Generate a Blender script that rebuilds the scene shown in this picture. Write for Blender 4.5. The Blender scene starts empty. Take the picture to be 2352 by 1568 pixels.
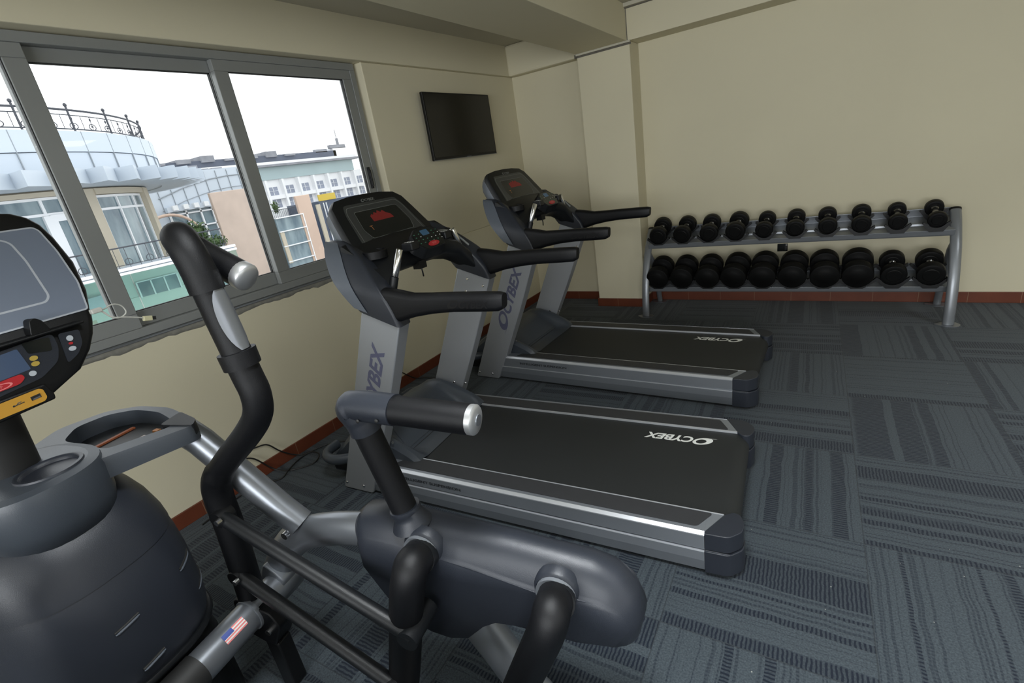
import bpy, bmesh, math, random
from mathutils import Vector, Matrix
random.seed(7)
D = bpy.data
SC = bpy.context.scene
COL = SC.collection
PI = math.pi
cos, sin = math.cos, math.sin

# ------------------------------------------------------------------ materials
def _nodes(name):
    m = D.materials.new(name); m.use_nodes = True
    nt = m.node_tree
    return m, nt, nt.nodes['Principled BSDF']

def mat(name, col, rough=.5, metal=0., noise=0., scale=8., bump=0., bscale=60., spec=.5, coat=0., emit=None, estr=0., rvar=0.):
    m, nt, b = _nodes(name)
    b.inputs['Base Color'].default_value = (*col, 1)
    b.inputs['Roughness'].default_value = rough
    b.inputs['Metallic'].default_value = metal
    b.inputs['Specular IOR Level'].default_value = spec
    b.inputs['Coat Weight'].default_value = coat
    if emit:
        b.inputs['Emission Color'].default_value = (*emit, 1); b.inputs['Emission Strength'].default_value = estr
    tc = nt.nodes.new('ShaderNodeTexCoord')
    if noise or rvar:
        n = nt.nodes.new('ShaderNodeTexNoise'); n.inputs['Scale'].default_value = scale; n.inputs['Detail'].default_value = 5
        nt.links.new(tc.outputs['Object'], n.inputs['Vector'])
        if noise:
            mx = nt.nodes.new('ShaderNodeMix'); mx.data_type = 'RGBA'
            mx.inputs['A'].default_value = tuple(max(0, c*(1-noise)) for c in col)+(1,)
            mx.inputs['B'].default_value = tuple(min(1, c*(1+noise)) for c in col)+(1,)
            nt.links.new(n.outputs['Fac'], mx.inputs['Factor']); nt.links.new(mx.outputs['Result'], b.inputs['Base Color'])
        if rvar:
            mr = nt.nodes.new('ShaderNodeMapRange'); mr.inputs['To Min'].default_value = max(0, rough-rvar); mr.inputs['To Max'].default_value = min(1, rough+rvar)
            nt.links.new(n.outputs['Fac'], mr.inputs['Value']); nt.links.new(mr.outputs['Result'], b.inputs['Roughness'])
    if bump:
        n2 = nt.nodes.new('ShaderNodeTexNoise'); n2.inputs['Scale'].default_value = bscale; n2.inputs['Detail'].default_value = 4
        nt.links.new(tc.outputs['Object'], n2.inputs['Vector'])
        bp = nt.nodes.new('ShaderNodeBump'); bp.inputs['Strength'].default_value = bump; bp.inputs['Distance'].default_value = .002
        nt.links.new(n2.outputs['Fac'], bp.inputs['Height']); nt.links.new(bp.outputs['Normal'], b.inputs['Normal'])
    return m

M = {}
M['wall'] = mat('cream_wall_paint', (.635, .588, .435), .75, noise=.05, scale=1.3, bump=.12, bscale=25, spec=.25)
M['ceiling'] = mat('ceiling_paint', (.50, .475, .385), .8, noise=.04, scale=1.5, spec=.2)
M['joint'] = mat('dark_joint', (.12, .11, .09), .8)
M['rough_plaster'] = mat('rough_cement', (.20, .195, .17), .9, noise=.4, scale=30, bump=.8, bscale=60)
M['alu'] = mat('grey_aluminium', (.26, .27, .265), .42, .25, noise=.04, scale=5)
M['alu_dark'] = mat('dark_aluminium_groove', (.05, .05, .048), .5)
M['gasket'] = mat('black_gasket', (.012, .012, .012), .6)
M['black_plastic'] = mat('black_plastic', (.004, .0043, .005), .42, noise=.15, scale=20, bump=.15, bscale=500, spec=.35)
M['screen_black'] = mat('tv_screen_black', (.004, .004, .004), .22)
M['upright'] = mat('silver_powder_coat', (.30, .315, .34), .42, .35, noise=.04, scale=6, bump=.1, bscale=700)
M['bluegrey'] = mat('blue_grey_plastic', (.020, .0235, .032), .38, noise=.06, scale=7, bump=.22, bscale=650, spec=.45)
M['bluegrey_light'] = mat('light_blue_grey_plastic', (.095, .110, .135), .36, noise=.05, scale=7, bump=.15, bscale=650)  # on the side brackets this paints where light falls, not another plastic
M['hood'] = mat('window_sheen_blue_grey', (.042, .050, .062), .36, noise=.06, scale=7, bump=.2, bscale=650)  # blue-grey plastic lightened; window reflection on top faces put into the colour
M['highlight_strip'] = mat('bright_highlight_strip', (.62, .64, .68), .28, .55)  # pale metal; highlights of the rail bevel and ledge put into the colour
M['dark_grey'] = mat('charcoal_plastic', (.007, .008, .0095), .42, noise=.08, scale=9, bump=.2, bscale=600, spec=.35)
M['rubber'] = mat('black_rubber', (.003, .0033, .0045), .48, noise=.12, scale=30, bump=.25, bscale=900, spec=.32)
M['belt'] = mat('running_belt', (.0105, .0122, .0128), .62, noise=.25, scale=3, bump=.25, bscale=900)
M['pad'] = mat('footrail_pad', (.026, .027, .030), .55, noise=.2, scale=25, bump=.5, bscale=900)
M['silver'] = mat('brushed_silver', (.23, .245, .27), .33, .7, noise=.04, scale=9)
M['rail'] = mat('anodised_rail', (.26, .28, .31), .36, .55, noise=.05, scale=5)
M['chrome'] = mat('chrome', (.72, .72, .72), .16, 1.)
M['bolt'] = mat('bolt_steel', (.60, .60, .60), .25, 1.)
M['glossy_black'] = mat('glossy_black_panel', (.008, .010, .010), .18)
M['panel_grey'] = mat('console_overlay_grey', (.040, .043, .043), .35, noise=.05)
M['panel_line'] = mat('console_line_grey', (.16, .17, .165), .45)
M['white_mark'] = mat('white_print', (.72, .73, .70), .5)
M['purple_mark'] = mat('purple_grey_print', (.085, .090, .15), .45)
M['dim_mark'] = mat('embossed_dark_print', (.006, .006, .007), .35)
M['dark_print'] = mat('dark_print', (.008, .009, .011), .5)
M['red_led'] = mat('red_led_graphic', (.16, .014, .014), .5, emit=(.9, .06, .05), estr=.03)
M['orange_mark'] = mat('orange_print', (.42, .17, .05), .5)
M['green_mark'] = mat('green_print', (.06, .22, .14), .5)
M['blue_lcd'] = mat('blue_lcd', (.03, .08, .14), .3, emit=(.2, .45, .8), estr=.04)
M['red_button'] = mat('red_stop_button', (.42, .022, .028), .35)
M['red_button_pale'] = mat('pale_red_symbol', (.75, .22, .22), .4)
M['yellow_label'] = mat('yellow_label', (.50, .38, .03), .5)
M['amber'] = mat('amber_panel', (.52, .27, .035), .4, noise=.05)
M['grey_button'] = mat('white_grey_button', (.45, .48, .52), .4)
M['gold_button'] = mat('gold_button', (.42, .30, .06), .4)
M['slate_lcd'] = mat('slate_display', (.065, .095, .16), .15)
M['arc_screen'] = mat('pale_slate_console_face', (.16, .19, .25), .30, noise=.10, scale=2.5)
M['arc_line'] = mat('pale_console_outline', (.42, .45, .50), .4)
M['cable_black'] = mat('black_cable', (.010, .010, .010), .5)
M['cable_white'] = mat('white_cable', (.52, .52, .48), .45)
M['usb_ivory'] = mat('ivory_plug', (.55, .52, .33), .45)
M['db_rubber'] = mat('dumbbell_rubber', (.003, .003, .003), .5, noise=.2, scale=30, bump=.2, bscale=400, spec=.25)
M['db_handle'] = mat('dumbbell_handle_steel', (.22, .22, .22), .22, 1.)
M['rack'] = mat('grey_rack_paint', (.24, .255, .275), .34, .45, noise=.05, scale=8)
M['orange'] = mat('orange_strip', (.30, .085, .03), .5)
M['copper'] = mat('copper_tag', (.45, .36, .33), .4)

def tile_base():
    m, nt, b = _nodes('red_brown_skirting_tile')
    tc = nt.nodes.new('ShaderNodeTexCoord'); n = nt.nodes.new('ShaderNodeTexNoise'); n.inputs['Scale'].default_value = 9; n.inputs['Detail'].default_value = 6
    nt.links.new(tc.outputs['Object'], n.inputs['Vector'])
    sx = nt.nodes.new('ShaderNodeSeparateXYZ'); nt.links.new(tc.outputs['Object'], sx.inputs[0])
    ad = nt.nodes.new('ShaderNodeMath'); ad.operation = 'ADD'; nt.links.new(sx.outputs[0], ad.inputs[0]); nt.links.new(sx.outputs[1], ad.inputs[1])
    di = nt.nodes.new('ShaderNodeMath'); di.operation = 'DIVIDE'; nt.links.new(ad.outputs[0], di.inputs[0]); di.inputs[1].default_value = .31
    fr = nt.nodes.new('ShaderNodeMath'); fr.operation = 'FRACT'; nt.links.new(di.outputs[0], fr.inputs[0])
    lt = nt.nodes.new('ShaderNodeMath'); lt.operation = 'LESS_THAN'; nt.links.new(fr.outputs[0], lt.inputs[0]); lt.inputs[1].default_value = .012
    r = nt.nodes.new('ShaderNodeValToRGB'); r.color_ramp.elements[0].color = (.10, .026, .012, 1); r.color_ramp.elements[1].color = (.17, .046, .022, 1)
    nt.links.new(n.outputs['Fac'], r.inputs[0])
    mx = nt.nodes.new('ShaderNodeMix'); mx.data_type = 'RGBA'; nt.links.new(lt.outputs[0], mx.inputs['Factor'])
    nt.links.new(r.outputs[0], mx.inputs['A']); mx.inputs['B'].default_value = (.22, .13, .08, 1)
    nt.links.new(mx.outputs['Result'], b.inputs['Base Color']); b.inputs['Roughness'].default_value = .38
    return m
M['skirting'] = tile_base()

def carpet():
    """checkerboard of carpet tiles: wavy linear bands, the wide ones ribbed across"""
    m, nt, b = _nodes('ribbed_carpet_tiles')
    L = nt.links.new
    def node(t, **k):
        n = nt.nodes.new(t)
        for a, v in k.items(): setattr(n, a, v)
        return n
    def math_(op, a, c=None, clamp=False):
        n = node('ShaderNodeMath', operation=op, use_clamp=clamp)
        for i, s in enumerate((a, c)):
            if s is None: continue
            if isinstance(s, (int, float)): n.inputs[i].default_value = s
            else: L(s, n.inputs[i])
        return n.outputs[0]
    geo = node('ShaderNodeTexCoord')
    mp = node('ShaderNodeMapping'); L(geo.outputs['Object'], mp.inputs[0])
    mp.inputs['Rotation'].default_value = (0, 0, math.radians(-1.3))
    mp.inputs['Location'].default_value = (-3.162, -4.387, 0)
    sp = node('ShaderNodeSeparateXYZ'); L(mp.outputs[0], sp.inputs[0])
    T = .6365
    X = math_('DIVIDE', sp.outputs[0], T); Y = math_('DIVIDE', sp.outputs[1], T)
    ix = math_('FLOOR', X); iy = math_('FLOOR', Y)
    fx = math_('SUBTRACT', X, ix); fy = math_('SUBTRACT', Y, iy)
    par = math_('FLOORED_MODULO', math_('ADD', ix, iy), 2.)       # 0/1
    def sel(a, c):  # par==1 -> c else a
        n = node('ShaderNodeMix', data_type='FLOAT'); L(par, n.inputs['Factor'])
        L(a, n.inputs['A']); L(c, n.inputs['B']); return n.outputs['Result']
    s = sel(fx, fy); t = sel(fy, fx)                              # s along the lines, t across
    idn = node('ShaderNodeCombineXYZ'); L(ix, idn.inputs[0]); L(iy, idn.inputs[1])
    wn = node('ShaderNodeTexWhiteNoise', noise_dimensions='2D'); L(idn.outputs[0], wn.inputs['Vector'])
    off = math_('MULTIPLY', wn.outputs['Value'], 37.)
    # wobble of t along s
    def n1(vecx, vecy, scale, detail=1.5, vz=None):
        c = node('ShaderNodeCombineXYZ')
        for i, q in enumerate((vecx, vecy, vz)):
            if q is None: continue
            if isinstance(q, (int, float)): c.inputs[i].default_value = q
            else: L(q, c.inputs[i])
        n = node('ShaderNodeTexNoise'); n.inputs['Scale'].default_value = scale; n.inputs['Detail'].default_value = detail
        L(c.outputs[0], n.inputs['Vector']); return n.outputs['Fac']
    t2 = math_('ADD', math_('MULTIPLY', t, 1.), off)
    wob = math_('MULTIPLY', math_('SUBTRACT', n1(math_('MULTIPLY', s, 1.4), t2, 3.5, 3), .5), .035)
    tw = math_('ADD', t2, wob)
    # wide ribbed bands (few) and narrow lines (many)
    wide = n1(tw, 3.3, 10.5, 0)
    widem = node('ShaderNodeMapRange'); L(wide, widem.inputs[0]); widem.inputs[1].default_value = .59; widem.inputs[2].default_value = .603
    nar = n1(tw, 9.1, 42., 1)
    narm = node('ShaderNodeMapRange'); L(nar, narm.inputs[0]); narm.inputs[1].default_value = .55; narm.inputs[2].default_value = .60
    # ribs across the band, slightly irregular
    rs = math_('ADD', math_('MULTIPLY', s, 48.), math_('MULTIPLY', n1(s, tw, 24., 1), .7))
    rib = math_('SINE', math_('MULTIPLY', rs, 2*PI))
    ribm = node('ShaderNodeMapRange'); L(rib, ribm.inputs[0]); ribm.inputs[1].default_value = -.25; ribm.inputs[2].default_value = .45
    ribf = math_('ADD', math_('MULTIPLY', ribm.outputs[0], .65), .35)
    dark = math_('MAXIMUM', math_('MULTIPLY', widem.outputs[0], ribf), math_('MULTIPLY', math_('MULTIPLY', narm.outputs[0], .62), math_('ADD', math_('MULTIPLY', ribm.outputs[0], .5), .5)))
    # fine loops
    spk = node('ShaderNodeTexNoise'); spk.inputs['Scale'].default_value = 170; spk.inputs['Detail'].default_value = 3; L(geo.outputs['Object'], spk.inputs['Vector'])
    big = node('ShaderNodeTexNoise'); big.inputs['Scale'].default_value = 1.6; L(geo.outputs['Object'], big.inputs['Vector'])
    base = node('ShaderNodeMix', data_type='RGBA'); base.inputs['A'].default_value = (.004, .009, .014, 1); base.inputs['B'].default_value = (.080, .098, .112, 1)
    L(spk.outputs['Fac'], base.inputs['Factor'])
    dk = node('ShaderNodeMix', data_type='RGBA'); L(dark, dk.inputs['Factor']); L(base.outputs['Result'], dk.inputs['A']); dk.inputs['B'].default_value = (.007, .011, .020, 1)
    # tile seams
    ed = math_('MINIMUM', math_('MINIMUM', fx, fy), math_('MINIMUM', math_('SUBTRACT', 1., fx), math_('SUBTRACT', 1., fy)))
    seam = math_('LESS_THAN', ed, .0035)
    sm = node('ShaderNodeMix', data_type='RGBA'); L(math_('MULTIPLY', seam, .6), sm.inputs['Factor']); L(dk.outputs['Result'], sm.inputs['A']); sm.inputs['B'].default_value = (.02, .024, .028, 1)
    # lint specks
    v = node('ShaderNodeTexVoronoi'); v.inputs['Scale'].default_value = 9; L(geo.outputs['Object'], v.inputs['Vector'])
    lint = math_('LESS_THAN', v.outputs['Distance'], .022)
    lm = node('ShaderNodeMix', data_type='RGBA'); L(math_('MULTIPLY', lint, .55), lm.inputs['Factor']); L(sm.outputs['Result'], lm.inputs['A']); lm.inputs['B'].default_value = (.40, .40, .36, 1)
    L(lm.outputs['Result'], b.inputs['Base Color'])
    b.inputs['Roughness'].default_value = .92; b.inputs['Specular IOR Level'].default_value = .15
    b.inputs['Sheen Weight'].default_value = .15
    hgt = math_('ADD', math_('MULTIPLY', spk.outputs['Fac'], .5), math_('MULTIPLY', dark, -.6))
    bp = node('ShaderNodeBump'); bp.inputs['Strength'].default_value = .5; bp.inputs['Distance'].default_value = .004
    L(hgt, bp.inputs['Height']); L(bp.outputs['Normal'], b.inputs['Normal'])
    return m
M['carpet'] = carpet()

def glass(name, tint, rough=0., reflect=.08):
    m = D.materials.new(name); m.use_nodes = True; nt = m.node_tree; nt.nodes.clear()
    o = nt.nodes.new('ShaderNodeOutputMaterial'); mx = nt.nodes.new('ShaderNodeMixShader')
    tr = nt.nodes.new('ShaderNodeBsdfTransparent'); gl = nt.nodes.new('ShaderNodeBsdfGlossy')
    tr.inputs[0].default_value = (*tint, 1); gl.inputs['Roughness'].default_value = rough
    fr = nt.nodes.new('ShaderNodeFresnel'); fr.inputs[0].default_value = 1.45
    mm = nt.nodes.new('ShaderNodeMath'); mm.operation = 'MULTIPLY'; mm.inputs[1].default_value = reflect*10; mm.use_clamp = True
    nt.links.new(fr.outputs[0], mm.inputs[0]); nt.links.new(mm.outputs[0], mx.inputs[0])
    nt.links.new(tr.outputs[0], mx.inputs[1]); nt.links.new(gl.outputs[0], mx.inputs[2]); nt.links.new(mx.outputs[0], o.inputs[0])
    return m
M['pane'] = glass('clear_window_glass', (.97, .98, .98), 0, .05)
M['teal_glass'] = glass('teal_balcony_glass', (.72, .88, .85), .02, .08)
# outside
M['white_panel'] = mat('white_cladding', (.50, .56, .63), .45, noise=.03, scale=.6)
M['white_render'] = mat('white_render', (.76, .78, .80), .7, noise=.03, scale=.5)
M['panel_joint'] = mat('cladding_joint', (.27, .30, .33), .7)
M['cream_out'] = mat('cream_facade', (.50, .45, .36), .8, noise=.05, scale=.8)
M['white_frame'] = mat('white_window_frame', (.80, .82, .85), .5)
def facade_glass():
    m, nt, b = _nodes('blue_grey_facade_glass')
    tc = nt.nodes.new('ShaderNodeTexCoord'); n = nt.nodes.new('ShaderNodeTexNoise'); n.inputs['Scale'].default_value = 1.1; n.inputs['Detail'].default_value = 6
    mp = nt.nodes.new('ShaderNodeMapping'); mp.inputs['Scale'].default_value = (1.6, 1.6, .5); nt.links.new(tc.outputs['Object'], mp.inputs[0]); nt.links.new(mp.outputs[0], n.inputs['Vector'])
    r = nt.nodes.new('ShaderNodeValToRGB'); r.color_ramp.elements[0].position = .35; r.color_ramp.elements[1].position = .68
    r.color_ramp.elements[0].color = (.07, .12, .16, 1); r.color_ramp.elements[1].color = (.25, .33, .36, 1)
    nt.links.new(n.outputs['Fac'], r.inputs[0]); nt.links.new(r.outputs[0], b.inputs['Base Color']); b.inputs['Roughness'].default_value = .12
    return m
M['facade_glass'] = facade_glass()
M['iron'] = mat('wrought_iron', (.05, .055, .07), .5)
M['peach'] = mat('peach_render', (.56, .42, .34), .85, noise=.10, scale=.35)
M['peach_dirty'] = mat('stained_peach_render', (.52, .42, .36), .85, noise=.16, scale=1.6)
M['hotel_white'] = mat('hotel_white', (.80, .81, .83), .7)
M['hotel_glass'] = mat('hotel_curtain_glass', (.33, .43, .45), .3, noise=.1, scale=.3)
M['hotel_window'] = mat('hotel_window', (.25, .28, .36), .3, noise=.25, scale=.4)
M['roof_dark'] = mat('dark_roof_strip', (.085, .10, .14), .7, noise=.2, scale=.3)
M['roof_clutter'] = mat('rooftop_grey', (.25, .26, .29), .8, noise=.4, scale=.6)
M['leaf'] = mat('bush_leaves', (.055, .10, .03), .7, noise=.6, scale=6)
M['brick_red'] = mat('red_brown_planter', (.24, .12, .085), .8)
M['yellow_out'] = mat('yellow_sign_panel', (.55, .40, .05), .6)
M['blue_out'] = mat('dark_blue_facade', (.055, .075, .12), .4, noise=.3, scale=1.2)
M['ground_out'] = mat('outside_ground', (.22, .22, .21), .9, noise=.1, scale=.3)
M['reflected_teal_wall'] = mat('reflected_facade', (.62, .66, .62), .8, noise=.06, scale=.7)  # tone of the building reflected in the balcony glass, modelled behind it

# ------------------------------------------------------------------ mesh builder
def crom(pts, n=6):
    """Catmull-Rom through the points"""
    P = [Vector(p) for p in pts]; P = [2*P[0]-P[1]]+P+[2*P[-1]-P[-2]]; out = []
    for i in range(1, len(P)-2):
        for k in range(n):
            t = k/n
            out.append(.5*((2*P[i])+(P[i+1]-P[i-1])*t+(2*P[i-1]-5*P[i]+4*P[i+1]-P[i+2])*t*t+(3*P[i]-P[i-1]-3*P[i+1]+P[i+2])*t**3))
    out.append(P[-2]); return out
def rrect(hx, hy, r, n=4):
    out = []
    for cx, cy, a0 in ((hx-r, hy-r, 0), (-hx+r, hy-r, 90), (-hx+r, -hy+r, 180), (hx-r, -hy+r, 270)):
        for k in range(n+1):
            a = math.radians(a0+90*k/n); out.append((cx+r*cos(a), cy+r*sin(a)))
    return out
def fillet(poly, r, n=4):
    """round every corner of a 2-D polygon (r number or list)"""
    out = []; N = len(poly)
    for i in range(N):
        p0 = Vector(poly[i-1]); p = Vector(poly[i]); p1 = Vector(poly[(i+1) % N]); rr = r[i] if isinstance(r, (list, tuple)) else r
        if rr <= 0: out.append(tuple(p)); continue
        a = (p0-p); c = (p1-p); la = a.length; lc = c.length; d = min(rr, la*.45, lc*.45)
        q0 = p+a.normalized()*d; q1 = p+c.normalized()*d
        for k in range(n+1):
            t = k/n; out.append(tuple(q0*(1-t)**2+p*2*t*(1-t)+q1*t*t))
    return out

class MB:
    def __init__(s): s.v = []; s.f = []; s.mi = []; s.cur = 0
    def mat(s, i): s.cur = i; return s
    def add(s, vs, fs):
        o = len(s.v); s.v += [tuple(v) for v in vs]; s.f += [tuple(o+i for i in f) for f in fs]; s.mi += [s.cur]*len(fs); return s
    def box(s, x0, x1, y0, y1, z0, z1):
        return s.add([(x0, y0, z0), (x1, y0, z0), (x1, y1, z0), (x0, y1, z0), (x0, y0, z1), (x1, y0, z1), (x1, y1, z1), (x0, y1, z1)],
                     [(0, 3, 2, 1), (4, 5, 6, 7), (0, 1, 5, 4), (1, 2, 6, 5), (2, 3, 7, 6), (3, 0, 4, 7)])
    def prism(s, poly, ax, a, b, poly2=None):
        """extrude polygon along axis ax from a to b. ax x: (y,z); y: (x,z); z: (x,y)"""
        def P(p, c): return {'x': (c, p[0], p[1]), 'y': (p[0], c, p[1]), 'z': (p[0], p[1], c)}[ax]
        n = len(poly); q = poly2 or poly
        return s.add([P(p, a) for p in poly]+[P(p, b) for p in q], [tuple(range(n)), tuple(range(2*n-1, n-1, -1))]+[(i, (i+1) % n, n+(i+1) % n, n+i) for i in range(n)])
    def loft(s, rings, cap=True, closed=False):
        n = len(rings[0]); vs = [p for r in rings for p in r]; fs = []
        m = len(rings)
        for j in range(m if closed else m-1):
            k = (j+1) % m
            for i in range(n): fs.append((j*n+i, j*n+(i+1) % n, k*n+(i+1) % n, k*n+i))
        if cap and not closed: fs += [tuple(range(n)), tuple(range(m*n-1, (m-1)*n-1, -1))]
        return s.add(vs, fs)
    def tube(s, path, r, n=16, sec=None, up=(0, 0, 1), cap=True, rnd=0):
        """r: number or list. sec: section outline (a,b) in units of r, a along side, b along up"""
        P = [Vector(p) for p in path]; R = r if isinstance(r, (list, tuple)) else [r]*len(P)
        R = list(R)
        if len(R) != len(P): R = [R[0]+(R[-1]-R[0])*i/(len(P)-1) for i in range(len(P))]
        if rnd:   # rounded ends
            d0 = (P[0]-P[1]).normalized(); d1 = (P[-1]-P[-2]).normalized(); a = []; b = []
            for k in range(4):
                t = (k+.4)/4*PI/2; a.append((P[0]+d0*R[0]*rnd*cos(t), R[0]*(sin(t)))); b.append((P[-1]+d1*R[-1]*rnd*sin(t+.0), R[-1]*cos(t)))
            b = [(P[-1]+d1*R[-1]*rnd*sin((k+1)/4.3*PI/2), R[-1]*cos((k+1)/4.3*PI/2)) for k in range(4)]
            a = [(P[0]+d0*R[0]*rnd*sin((4-k)/4.3*PI/2), R[0]*cos((4-k)/4.3*PI/2)) for k in range(4)]
            P = [q[0] for q in a]+P+[q[0] for q in b]; R = [q[1] for q in a]+R+[q[1] for q in b]
        sec = sec or [(cos(2*PI*i/n), sin(2*PI*i/n)) for i in range(n)]
        u = Vector(up); rings = []; side = None
        for i, p in enumerate(P):
            d = (P[min(i+1, len(P)-1)]-P[max(i-1, 0)]).normalized()
            if side is None:
                side = d.cross(u)
                if side.length < 1e-3: side = d.cross(Vector((1, 0, 0)))
                side.normalize()
            side = (side-d*side.dot(d)).normalized()
            w = side.cross(d).normalized()
            rings.append([p+side*(a*R[i])+w*(b*R[i]) for a, b in sec])
        return s.loft(rings, cap)
    def cyl(s, c, r, ax, a, b, n=24, r2=None):
        poly = [(c[0]+r*cos(2*PI*i/n), c[1]+r*sin(2*PI*i/n)) for i in range(n)]
        p2 = [(c[0]+(r2 or r)*cos(2*PI*i/n), c[1]+(r2 or r)*sin(2*PI*i/n)) for i in range(n)]
        return s.prism(poly, ax, a, b, p2)
    def lathe(s, c, prof, ax='z', n=28, closed=False):
        """prof (radius, height) list about axis through c"""
        rings = []
        for r, h in prof:
            ring = []
            for i in range(n):
                a = 2*PI*i/n; x, y = r*cos(a), r*sin(a)
                ring.append({'z': (c[0]+x, c[1]+y, c[2]+h), 'y': (c[0]+x, c[1]+h, c[2]+y), 'x': (c[0]+h, c[1]+x, c[2]+y)}[ax])
            rings.append(ring)
        return s.loft(rings, closed=closed)
    def ell(s, c, r, n=14, m=10):
        rings = []
        for j in range(1, m):
            t = PI*j/m; rings.append([(c[0]+r[0]*sin(t)*cos(2*PI*i/n), c[1]+r[1]*sin(t)*sin(2*PI*i/n), c[2]+r[2]*cos(t)) for i in range(n)])
        return s.loft(rings)
    def grid(s, rows):
        m, n = len(rows), len(rows[0])
        return s.add([p for r in rows for p in r], [(j*n+i, j*n+i+1, (j+1)*n+i+1, (j+1)*n+i) for j in range(m-1) for i in range(n-1)])
    def xf(s, mtx, i0=0):
        s.v[i0:] = [tuple(mtx @ Vector(v)) for v in s.v[i0:]]; return s
    def build(s, name, mats, parent=None, smooth=35, bevel=0, sub=0, loc=None, segs=2):
        me = D.meshes.new(name); me.from_pydata(s.v, [], s.f)
        for m in (mats if isinstance(mats, (list, tuple)) else [mats]): me.materials.append(m)
        for p, i in zip(me.polygons, s.mi): p.material_index = i
        bm = bmesh.new(); bm.from_mesh(me); bmesh.ops.recalc_face_normals(bm, faces=bm.faces); bm.to_mesh(me); bm.free()
        if smooth:
            me.shade_smooth(); me.set_sharp_from_angle(angle=math.radians(smooth))
        o = D.objects.new(name, me); COL.objects.link(o)
        if parent: o.parent = parent
        if loc: o.location = loc
        if sub:
            q = o.modifiers.new('s', 'SUBSURF'); q.levels = q.render_levels = sub
        if bevel:
            q = o.modifiers.new('b', 'BEVEL'); q.width = bevel; q.segments = segs; q.limit_method = 'ANGLE'; q.angle_limit = math.radians(40)
        return o

def tag(o, label=None, cat=None, group=None, kind=None):
    if label: o['label'] = label
    if cat: o['category'] = cat
    if group: o['group'] = group
    if kind: o['kind'] = kind
    return o
def empty(name, loc, rz=0, label=None, cat=None, group=None):
    o = D.objects.new(name, None); COL.objects.link(o); o.location = loc; o.rotation_euler = (0, 0, rz); o.empty_display_size = .1
    return tag(o, label, cat, group)
def struct(o): o['kind'] = 'structure'; return o
def copy_tree(o, parent=None):
    c = o.copy(); COL.objects.link(c)
    if parent: c.parent = parent
    for ch in list(o.children): copy_tree(ch, c)
    return c

_tc = {}
def text_geo(txt, shear=0., off=0., ext=.0):
    """letters as a flat mesh, cap height 1, starting at x=0"""
    k = (txt, shear, off)
    if k in _tc: return _tc[k]
    cu = D.curves.new('t', 'FONT'); cu.body = txt; cu.size = 1; cu.shear = shear; cu.offset = off; cu.resolution_u = 3
    ob = D.objects.new('t', cu); COL.objects.link(ob)
    dg = bpy.context.evaluated_depsgraph_get(); me = ob.evaluated_get(dg).to_mesh()
    vs = [tuple(v.co) for v in me.vertices]; fs = [tuple(p.vertices) for p in me.polygons]
    ob.evaluated_get(dg).to_mesh_clear(); D.objects.remove(ob); D.curves.remove(cu)
    x0 = min(v[0] for v in vs); h = max(v[1] for v in vs); y0 = min(v[1] for v in vs); h -= y0
    vs = [((v[0]-x0)/h, (v[1]-y0)/h) for v in vs]; w = max(v[0] for v in vs)
    _tc[k] = (vs, fs, w); return _tc[k]
def put_text(mb, txt, o, xd, yd, height, width=None, shear=0., off=0.):
    """o origin, xd reading direction, yd letter-up direction (3-D); width fits the line"""
    vs, fs, w = text_geo(txt, shear, off); o = Vector(o); xd = Vector(xd).normalized(); yd = Vector(yd).normalized()
    sx = height if width is None else width/w
    mb.add([o+xd*(x*sx)+yd*(y*height) for x, y in vs], fs); return w*sx
def put_logo(mb, o, xd, yd, height, width):
    """tilted crescent ring, then italic heavy capitals"""
    o = Vector(o); xd = Vector(xd).normalized(); yd = Vector(yd).normalized(); rw = width*.27
    n = 28; vs = []
    cx, cy = rw*.5, height*.5
    for i in range(n):
        a = 2*PI*i/n
        ox = cx+rw*.52*cos(a); oy = cy+height*.50*sin(a)+cos(a)*height*.22
        ix = cx+rw*.08+rw*.27*cos(a); iy = cy+height*.05+height*.30*sin(a)+cos(a)*height*.10
        vs += [(ox, oy), (ix, iy)]
    mb.add([o+xd*x+yd*y for x, y in vs], [(2*i, 2*((i+1) % n), 2*((i+1) % n)+1, 2*i+1) for i in range(n)])
    tl = [(-rw*.28, -height*.02), (rw*.25, -height*.02), (rw*.55, height*.07), (rw*.2, height*.03)]
    mb.add([o+xd*x+yd*y for x, y in tl], [(0, 1, 2, 3)])
    put_text(mb, 'CYBEX', o+xd*(rw*1.02), xd, yd, height*.92, width-rw*1.02, shear=.28, off=.035)
# ------------------------------------------------------------------ camera
cam = D.cameras.new('camera'); camo = D.objects.new('camera', cam); COL.objects.link(camo)
cam.sensor_width = 36; cam.lens = 36*1120.565/2352; cam.clip_start = .02; cam.clip_end = 500
Rw = [Vector((0.84609685, 0.51123964, -0.1508448)), Vector((0.05573351, -0.36629557, -0.92882793)), Vector((-0.53010744, 0.77747128, -0.33841471))]
mw = Matrix((( Rw[0][0], -Rw[1][0], -Rw[2][0], 2.92), (Rw[0][1], -Rw[1][1], -Rw[2][1], 0), (Rw[0][2], -Rw[1][2], -Rw[2][2], 1.6), (0, 0, 0, 1)))
camo.matrix_world = mw
SC.camera = camo

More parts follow.
